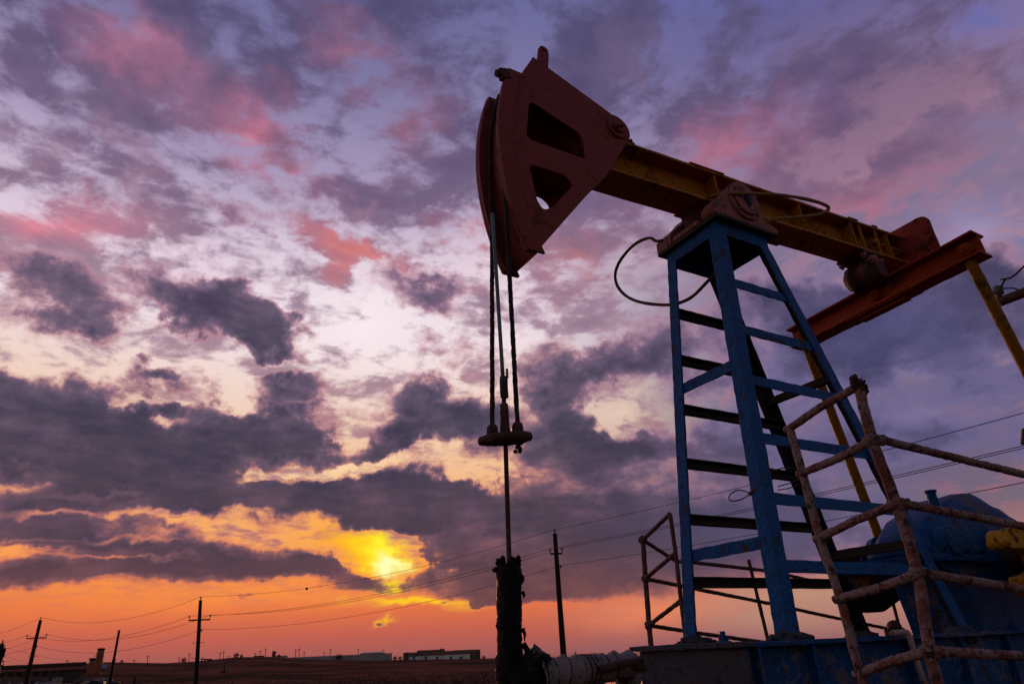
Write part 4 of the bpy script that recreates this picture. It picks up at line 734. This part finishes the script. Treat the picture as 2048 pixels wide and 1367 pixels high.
# ------------------------------------------------------------------ power line
def gpt(px, dist): p = at(px, 1330, dist); return Vector((p.x, p.y, ground_z(p.x, p.y)))
def pole(px_top, py_top, px_bot, py_bot, dist, r, arm_px, label, lower=True, group='poles of the power line'):
    top = at(px_top, py_top, dist); d = ray(px_bot, py_bot); low = CAM+d*(dist/math.hypot(d.x, d.y)); ax = (low-top).normalized()
    gz = ground_z(low.x, low.y)-0.3; base = low+ax*((gz-low.z)/ax.z) if low.z > gz else low
    t = thing('utility_pole', Vector((base.x, base.y, gz)), label, 'utility pole', group)
    mb = MB(); mb.tube([base, top], [r*1.2, r*0.8], 12, step=1.0, rough=r*0.06, freq=1.5); mb.build('pole_shaft', 'wood', t)
    side = RGT0
    out = {}
    if arm_px:
        y, hw = arm_px; c = top+ax*y
        mb = MB(); mb.bar(c-side*hw, c+side*hw, 0.10, 0.11); mb.build('crossarm', 'wood', t)
        for s in (-1, 1):
            p = c+side*s*hw*0.97; mb = MB(); mb.tube([p+Z3*z for z in (0.05, 0.18, 0.2, 0.26, 0.30, 0.36, 0.38)], [0.02, 0.02, 0.06, 0.075, 0.05, 0.06, 0.03], 12); mb.build('insulator', 'insul', t); out[s] = p+Z3*0.34
        mb = MB(); mb.tube([top+Z3*z for z in (-0.05, 0.1, 0.12, 0.18, 0.24, 0.28)], [0.02, 0.02, 0.07, 0.075, 0.05, 0.03], 12); mb.build('insulator', 'insul', t); out[0] = top+Z3*0.26
        p = top+ax*(y+0.95)+side*0.22; mb = MB(); mb.tube([p-side*0.22, p, p+Z3*0.10], 0.022, 8); mb.tube([p+Z3*z for z in (0.08, 0.12, 0.2, 0.26)], [0.03, 0.07, 0.07, 0.03], 12); mb.build('insulator', 'insul', t); out[2] = p+Z3*0.2
        if lower:
            for q in (1.75, 2.9):
                p = top+ax*(y+q); mb = MB(); mb.tube([p-side*0.5+Z3*0.12, p-side*0.45, p+side*0.45, p+side*0.5+Z3*0.12], 0.018, 6); mb.build('step_iron', 'wire', t)
    return out
P3 = pole(1109.5, 1066, 1127.5, 1315, 46, 0.17, (1.28, 0.40), 'tall dark wooden power pole right of the wellhead, carrying a short crossarm', False)
P2 = pole(401, 1199, 392, 1367, 66, 0.16, (1.55, 0.88), 'wooden power pole with full crossarm standing on the plain left of centre')
P1 = pole(81, 1239, 55, 1352, 92, 0.19, (1.75, 1.05), 'leaning wooden power pole with crossarm near the left edge')
def wire(a, b, sag, r, label, group, name='power_wire'):
    pts = [a.lerp(b, t)-Z3*sag*4*t*(1-t) for t in [i/40 for i in range(41)]]; mb = MB(); mb.tube(pts, r, 5); return tag(mb.build(name, 'wire', None), label, 'wire', group)
WG = 'power line wires'
END = {0: at(2500, 700, 22), -1: at(2500, 782, 22), 1: at(2520, 782, 22.4), 2: at(2500, 872, 22)}
HT = {0: 'top', -1: 'left crossarm', 1: 'right crossarm', 2: 'lowest'}
for k, s3 in ((0, 0.25), (-1, 0.2), (1, 0.2), (2, 0.2)):
    wire(P3[k], END[k], s3, 0.013, f'{HT[k]} power wire rising from the wellhead pole past the tower rightwards', WG)
for k in (0, -1, 1, 2): wire(P2[k], P3[k], 0.95, 0.013, f'{HT[k]} power wire sagging between the two crossarm poles below the sun', WG)
for k in (0, -1, 1, 2): wire(P1[k], P2[k], 1.15, 0.014, f'{HT[k]} power wire sagging from the leaning left pole to the next pole', WG)
for k, (x, y) in {0: (-60, 1273), -1: (-60, 1285), 1: (-60, 1305), 2: (-60, 1306)}.items(): wire(P1[k], at(x, y, 112), 0.5, 0.015, f'{HT[k]} power wire leaving the leaning pole towards the left edge', WG)
for i, (a, b) in enumerate((((-10, 1288), (160, 1324)), ((-10, 1302), (80, 1328)), ((-10, 1312), (70, 1331)))):
    wire(at(*a, 120), at(*b, 200), 0.3, 0.02, ('uppermost', 'middle', 'lowermost')[i]+' of three thin wires sloping down across the leaning left pole', 'thin wires at the left edge')
p = P2[0].lerp(P3[0], 0.355); p = p-Z3*(0.95*4*0.355*0.645); mb = MB(); mb.lump(p-Z3*0.03, 0.10, 2, 0.15); tag(mb.build('wire_marker', 'tar'), 'small dark ball hanging on the top wire left of the sun', 'marker ball')
# right-hand pole, mostly out of frame, with its crossarms reaching in
PX = at(2190, 530, 11.3); PT = PX.z+0.25; bz_ = ground_z(PX.x, PX.y)
t = thing('utility_pole', (PX.x, PX.y, bz_), 'power pole just beyond the right edge, only its brown crossarm and insulator showing', 'utility pole', 'poles of the power line')
mb = MB(); mb.tube([(PX.x, PX.y, bz_-0.3), (PX.x, PX.y, PT)], [0.16, 0.12], 14, step=0.5, rough=0.008, freq=2); mb.build('pole_shaft', 'wood', t)
a = at(1998, 604, 10.6); b = at(2190, 530, 11.3); mb = MB(); mb.tube([a, b], 0.065, 12, step=0.15, rough=0.006); mb.build('crossarm', 'pipe_dark', t)
c = at(1998, 600, 10.62); mb = MB(); mb.tube([at(2000, 603, 10.6), at(1998, 590, 10.6), at(1997, 588, 10.6), at(1996, 574, 10.6), at(1996, 572, 10.6)], [0.03, 0.035, 0.065, 0.065, 0.04], 14); mb.build('insulator', 'insul', t)
mb = MB(); mb.tube(smooth_path([at(2000, 578, 10.55), at(2006, 566, 10.55), at(2012, 558, 10.5), at(2022, 555, 10.5), at(2035, 545, 10.5), at(2055, 525, 10.5)], 4), 0.013, 6); mb.tube(smooth_path([at(2003, 577, 10.6), at(2025, 576, 10.8), at(2036, 579, 11)], 4), 0.011, 6); mb.tube([at(2001, 559, 10.5), at(2014, 557, 10.5)], 0.012, 6); mb.build('jumper_wire', 'wire', t)
a = at(2043, 872, 11.0); b = at(2280, 905, 11.3); mb = MB(); mb.bar(a, b, 0.10, 0.20); mb.build('lower_bracket', 'pipe_dark', t)
# plain poles
def bare_pole(x0, y0, x1, y1, dist, r, label, name='bare_pole'):
    top = at(x0, y0, dist); low = at(x1, y1, dist); ax = (low-top).normalized(); gz = ground_z(low.x, low.y)-0.3; base = low+ax*((gz-low.z)/ax.z) if low.z > gz else low
    t = thing(name, (base.x, base.y, gz), label, 'pole'); mb = MB(); mb.tube([base, top], [r*1.2, r*0.9], 10); mb.lump(low.lerp(top, 0.42), r*1.5, 3, 0.3); mb.build('pole_shaft', 'wood', t); return t
bare_pole(238.5, 1259, 219, 1367, 60, 0.085, 'plain leaning pole without crossarm between the chimneys and the crossarm pole')
t = bare_pole(449, 1328, 447, 1364, 150, 0.13, 'short distant pole with a small crossarm low on the brown hillside'); mb = MB(); c = at(449, 1342, 150); mb.bar(c-RGT0*0.8, c+RGT0*0.8, 0.15, 0.15); mb.build('crossarm', 'wood', t)
bare_pole(271, 1350, 268, 1367, 80, 0.09, 'stub of a post low in the field right of the chimneys', 'stub_post')
# dark machine cut by the left edge
t = thing('lattice_mast', gpt(2, 75), 'dark mast with hanging gear cut off by the left edge', 'mast')
mb = MB(); mb.tube([at(6, 1279, 75), at(2, 1310, 75), at(-8, 1367, 75)], [0.05, 0.10, 0.16], 8); mb.build('mast_pole', 'tar', t)
mb = MB(); [mb.lump(at(x, y, 75), r, i, 0.5) for i, (x, y, r) in enumerate(((3, 1291, 0.20), (0, 1301, 0.35), (3, 1305, 0.25), (-2, 1313, 0.35)))]; mb.build('hanging_gear', 'tar', t)
mb = MB(); mb.tube([at(-6, 1322, 75), at(8, 1322, 75), at(7, 1328, 75), at(-6, 1334, 75)], 0.05, 8); mb.build('bracket_hoop', 'tar', t)

# ------------------------------------------------------------------ things on the skyline and the plain
def on(px, dist, dz=0.0): p = gpt(px, dist); p.z += dz; return p
def block(name, x0, x1, ytop, ybot, dist, depth, mat, parent, skew=0.0):
    a, b = at(x0, ybot, dist), at(x1, ybot, dist*(1+skew)); u = b-a; u.z = 0; L = u.length; u.normalize(); dpt = Vector((-u.y, u.x, 0))
    if dpt.dot(FWD) < 0: dpt = -dpt
    z1 = at((x0+x1)/2, ytop, dist).z; z0 = min(ground_z(a.x, a.y), ground_z(b.x, b.y), at((x0+x1)/2, ybot, dist).z)-0.5
    mb = MB(); mb.obox(Vector(((a.x+b.x)/2, (a.y+b.y)/2, (z0+z1)/2))+dpt*depth/2, u, dpt, Z3, (L, depth, z1-z0)); return mb.build(name, mat, parent), a, b, z0, z1, u, dpt
D = 352
t = thing('brick_building', on(885, D), 'long dark red brick building with a white ground storey on the skyline', 'building')
block('brick_wall', 806, 961, 1301, 1318, D, 18, 'brick', t); block('brick_wall', 834, 890, 1298.5, 1302, D+2, 14, 'brick', t); block('brick_wall', 906, 950, 1298.5, 1302, D+2, 14, 'roof', t); block('roof_vent', 880, 888, 1296, 1301, D+3, 2, 'grey', t)
block('white_wall', 818, 940, 1309.5, 1316.5, D-3, 2.5, 'white', t)
for x in (826, 850, 872, 900, 920): block('window', x, x+4, 1311.5, 1314, D-3.3, 0.25, 'glass', t)
for x in (812, 832, 852, 874, 896, 916, 938, 952): block('window', x, x+5, 1303.5, 1306.5, D-0.3, 0.25, 'glass', t)
t = thing('long_shed', on(680, D-6), 'long low grey shed with a pale roof edge left of the brick building', 'shed')
block('shed_wall', 575, 782, 1311, 1320, D-6, 8, 'grey', t); block('roof', 574, 784, 1309.4, 1311.0, D-6.5, 9, 'roof', t)
t = thing('whitewashed_hut', on(562, D-6), 'small white hut at the left end of the long grey shed', 'hut'); block('hut_wall', 551, 574, 1311, 1317, D-6, 5, 'white', t); block('roof', 550, 575, 1310, 1311, D-6.5, 6, 'roof', t)
t = thing('oil_tank', on(744, D-2), 'low round pale tank rising behind the long grey shed', 'tank'); c = on(744, D+6); zt = at(744, 1305.5, D+6).z; mb = MB(); mb.cyl((c.x, c.y, c.z-1), (c.x, c.y, zt), 6.0, 32); mb.build('tank_shell', 'grey', t); mb = MB(); mb.cyl((c.x, c.y, zt), (c.x, c.y, zt+0.5), 6.2, 32, 5.0); mb.build('tank_roof', 'roof', t)
for x0, x1, y0, y1, lab in ((481, 485, 1308, 1314, 'tiny block house on the crest left of the long shed'), (508, 528, 1310, 1315, 'low dark hut on the crest between two tiny masts'), (545, 551, 1301, 1312, 'small square tower standing at the left end of the white hut'), (1171, 1190, 1307, 1315, 'small dark house on the skyline above the lagged flow pipe')):
    t = thing('stone_hut', on((x0+x1)/2, D-4), lab, 'hut', 'huts on the skyline'); block('hut_wall', x0, x1, y0+0.8, y1+3, D-4, 4, 'grey', t); block('roof', x0-0.4, x1+0.4, y0, y0+0.9, D-4.2, 4.6, 'brick', t)
t = thing('open_shelter', on(413, 330), 'small dark open shelter on posts standing right of the crossarm pole', 'shelter')
a, b = at(402, 1317.5, 330), at(425, 1317.5, 330); u = (b-a).normalized(); mb = MB(); mb.obox((a+b)/2, u, u.cross(Z3), Z3, ((b-a).length, 3, 0.5)); mb.build('shelter_roof', 'grey', t)
for x in (403, 410, 417, 424): p = at(x, 1318, 330); mb = MB(); mb.cyl(p-Z3*2.6, p, 0.25, 8); mb.build('shelter_post', 'grey', t)
# bushes
def bush(px, dist, r, label, seed, dz=0.3):
    rnd = random.Random(seed); c = on(px, dist); t = thing('bush', c, label, 'bush', 'bushes on the skyline'); mb = MB()
    for k in range(260):
        d = Vector((rnd.gauss(0, 1), rnd.gauss(0, 1), rnd.gauss(0, 0.8))).normalized()*r*rnd.uniform(0.45, 1.05)*(0.8+0.4*noise.noise(Vector((k*0.7, seed, 0)))); p = c+Vector((0, 0, r*0.6))+d
        n = Vector((rnd.gauss(0, 1), rnd.gauss(0, 1), rnd.gauss(0, 1))).normalized(); a = n.orthogonal().normalized()*r*0.13; b = n.cross(a); mb.add([p-a, p+b*0.6, p+a, p-b*0.6], [(0, 1, 2, 3)])
    mb.build('foliage', 'bush', t); mb = MB(); mb.tube([c-Z3*0.4, c+Z3*r*0.7], [r*0.1, r*0.04], 6); mb.build('stem', 'wood', t)
for i, (px, r, lab) in enumerate(((677, 1.9, 'round dark bush above the middle of the long grey shed'), (470, 1.5, 'dark bush on the crest right of the open shelter'), (556, 1.0, 'small bush beside the little square tower'), (366, 1.4, 'dark bush on the crest just left of the crossarm pole'), (1098, 1.3, 'small bush on the skyline just right of the wellhead'), (1205, 1.2, 'bush on the skyline right of the small dark house'), (790, 1.3, 'bush between the long shed and the brick building'), (800, 1.2, 'bush against the left end of the brick building'), (968, 1.1, 'bush just right of the brick building'), (242, 0.9, 'bush on the crest right of the plain leaning pole'), (1035, 1.0, 'bush on the skyline behind the wellhead'))): bush(px, D-10, r, lab, 40+i)
# tiny masts along the crest
MG = 'tiny masts on the skyline'
for i, (px, yt, yb) in enumerate(((134, 1319, 1327), (295, 1310, 1325), (268, 1318, 1326), (378, 1305, 1322), (358, 1313, 1323), (440, 1303, 1316), (447, 1301, 1315), (457, 1311, 1316), (510, 1304, 1312), (520, 1300, 1311), (531, 1295, 1310), (591, 1297, 1310), (598, 1295, 1310), (660, 1296, 1310), (716, 1296, 1309), (766, 1298, 1310), (608, 1302, 1310), (648, 1303, 1310))):
    t = thing('tiny_mast', on(px, D-3), 'thin dark mast among those spaced along the distant crest', 'mast', MG); b = at(px, yb+3, D-3); a = at(px+0.6, yt, D-3); mb = MB(); mb.tube([b, a], 0.13, 6); mb.build('mast_pole', 'wood', t)
    mb = MB(); c = a.lerp(b, 0.12); mb.bar(c-RGT0*0.7, c+RGT0*0.7, 0.14, 0.14); mb.build('crossarm', 'wood', t)
# the works at the left
DL = 170
t = thing('boiler_chimney', gpt(196, DL), 'taller of the two leaning rust red chimneys at the left', 'chimney', 'rust red chimneys'); mb = MB(); mb.tube([at(191, 1357, DL), at(203, 1296, DL)], [0.85, 0.62], 20, step=1); mb.build('chimney_shaft', 'chimney', t); mb = MB(); a, b = at(202.4, 1299, DL), at(203.2, 1295, DL); mb.tube([a, b], 0.70, 20); mb.build('chimney_rim', 'tar', t)
t = thing('boiler_chimney', gpt(180, DL), 'shorter leaning rust red chimney left of the taller one', 'chimney', 'rust red chimneys'); mb = MB(); mb.tube([at(177, 1358, DL-3), at(185.5, 1317, DL-3)], [0.62, 0.50], 20, step=1); mb.build('chimney_shaft', 'chimney', t); mb = MB(); mb.tube([at(185, 1318.5, DL-3), at(185.8, 1315, DL-3)], 0.62, 20); mb.build('chimney_rim', 'tar', t)
wire(at(186, 1315, DL-3), at(200, 1297, DL), 0.1, 0.05, 'thin stay running between the tops of the two chimneys', 'thin wires at the left edge', 'stay_wire')
t = thing('storage_tank', gpt(207, DL), 'small blue grey drum lying right of the chimneys', 'tank'); mb = MB(); a, b = at(203, 1336, DL), at(213, 1334, DL); mb.cyl(a, b, 0.62, 20); mb.build('drum_shell', 'drum', t); mb = MB(); mb.cyl(b, b+(b-a).normalized()*0.15, 0.66, 20); mb.build('drum_rim', 'roof', t)
t = thing('works_shed', gpt(90, DL+15), 'long dark works shed with a sloping roof behind the left poles', 'shed')
block('shed_wall', -30, 172, 1341, 1356, DL+15, 10, 'dark_wall', t); a, b = at(-30, 1338, DL+14), at(172, 1328, DL+14); u = (b-a).normalized(); dp = Vector((-u.y, u.x, 0)); dp = dp if dp.dot(FWD) > 0 else -dp; mb = MB(); mb.obox((a+b)/2+dp*6+Z3*0.2, u, dp, Z3, ((b-a).length, 13, 0.7)); mb.build('roof', 'dark_wall', t)
for i in range(9): block('window', 10+i*17, 16+i*17, 1340, 1346, DL+14.6, 0.3, 'glass', t)
t = thing('low_shed', gpt(60, 130), 'low dark shed before the long works shed at lower left', 'shed'); block('shed_wall', 96, 165, 1345, 1360, 130, 6, 'dark_wall', t); block('roof', 95, 167, 1343, 1345, 129.6, 7, 'dark_wall', t)
WGp = 'pale blocks in the works yard'
for i, (x0, x1, y0, y1, lab) in enumerate(((2, 16, 1352, 1361, 'pale block at the left edge of the works yard'), (24, 38, 1352, 1358, 'pale flat block left of the leaning pole foot'), (80, 97, 1355, 1361, 'pale block right of the leaning pole foot'), (104, 125, 1354, 1359, 'widest pale block in the middle of the works yard'), (160, 170, 1345, 1357, 'tall pale block beside the shorter chimney'))):
    t = thing('concrete_block', gpt((x0+x1)/2, 110), lab, 'block', WGp); o = block('block_body', x0, x1, y0, y1, 110, 1.5, 'grey' if i != 3 else 'concrete', t)[0]
mb = MB(); rnd = random.Random(8)
for k in range(70):
    px = rnd.uniform(-10, 230); p = gpt(px, rnd.uniform(95, 130)); mb.lump(p, rnd.uniform(0.3, 0.9), k, 0.6, (1.4, 1, 0.7), 2, 2.5)
tag(mb.build('scrap_heap', 'tar'), 'dark scrap and rubble spread over the works yard', 'scrap', kind='stuff')
# rough grass in the near field
mb = MB(); rnd = random.Random(4)
for k in range(3600):
    px = rnd.uniform(-60, 1320); d = 36+90*rnd.random()**2; p = gpt(px, d); h = rnd.uniform(0.10, 0.28)*(0.6+0.8*(noise.noise(p*0.08)+0.4)); w = 0.07
    if h < 0.12: continue
    for j in range(2): l = Vector((rnd.uniform(-.2, .2), rnd.uniform(-.2, .2), h)); sdv = RGT0*rnd.uniform(0.5, 1)*w; q = p+Vector((rnd.uniform(-.3, .3), rnd.uniform(-.3, .3), 0)); mb.add([q-sdv, q+sdv, q+l], [(0, 1, 2)])
M['grass'] = flat_mat('dry_grass', (0.05, 0.034, 0.018), (0.10, 0.044, 0.028), 0.05); tag(mb.build('dry_grass', 'grass'), 'tufts of dry grass over the near field', 'grass', kind='stuff')
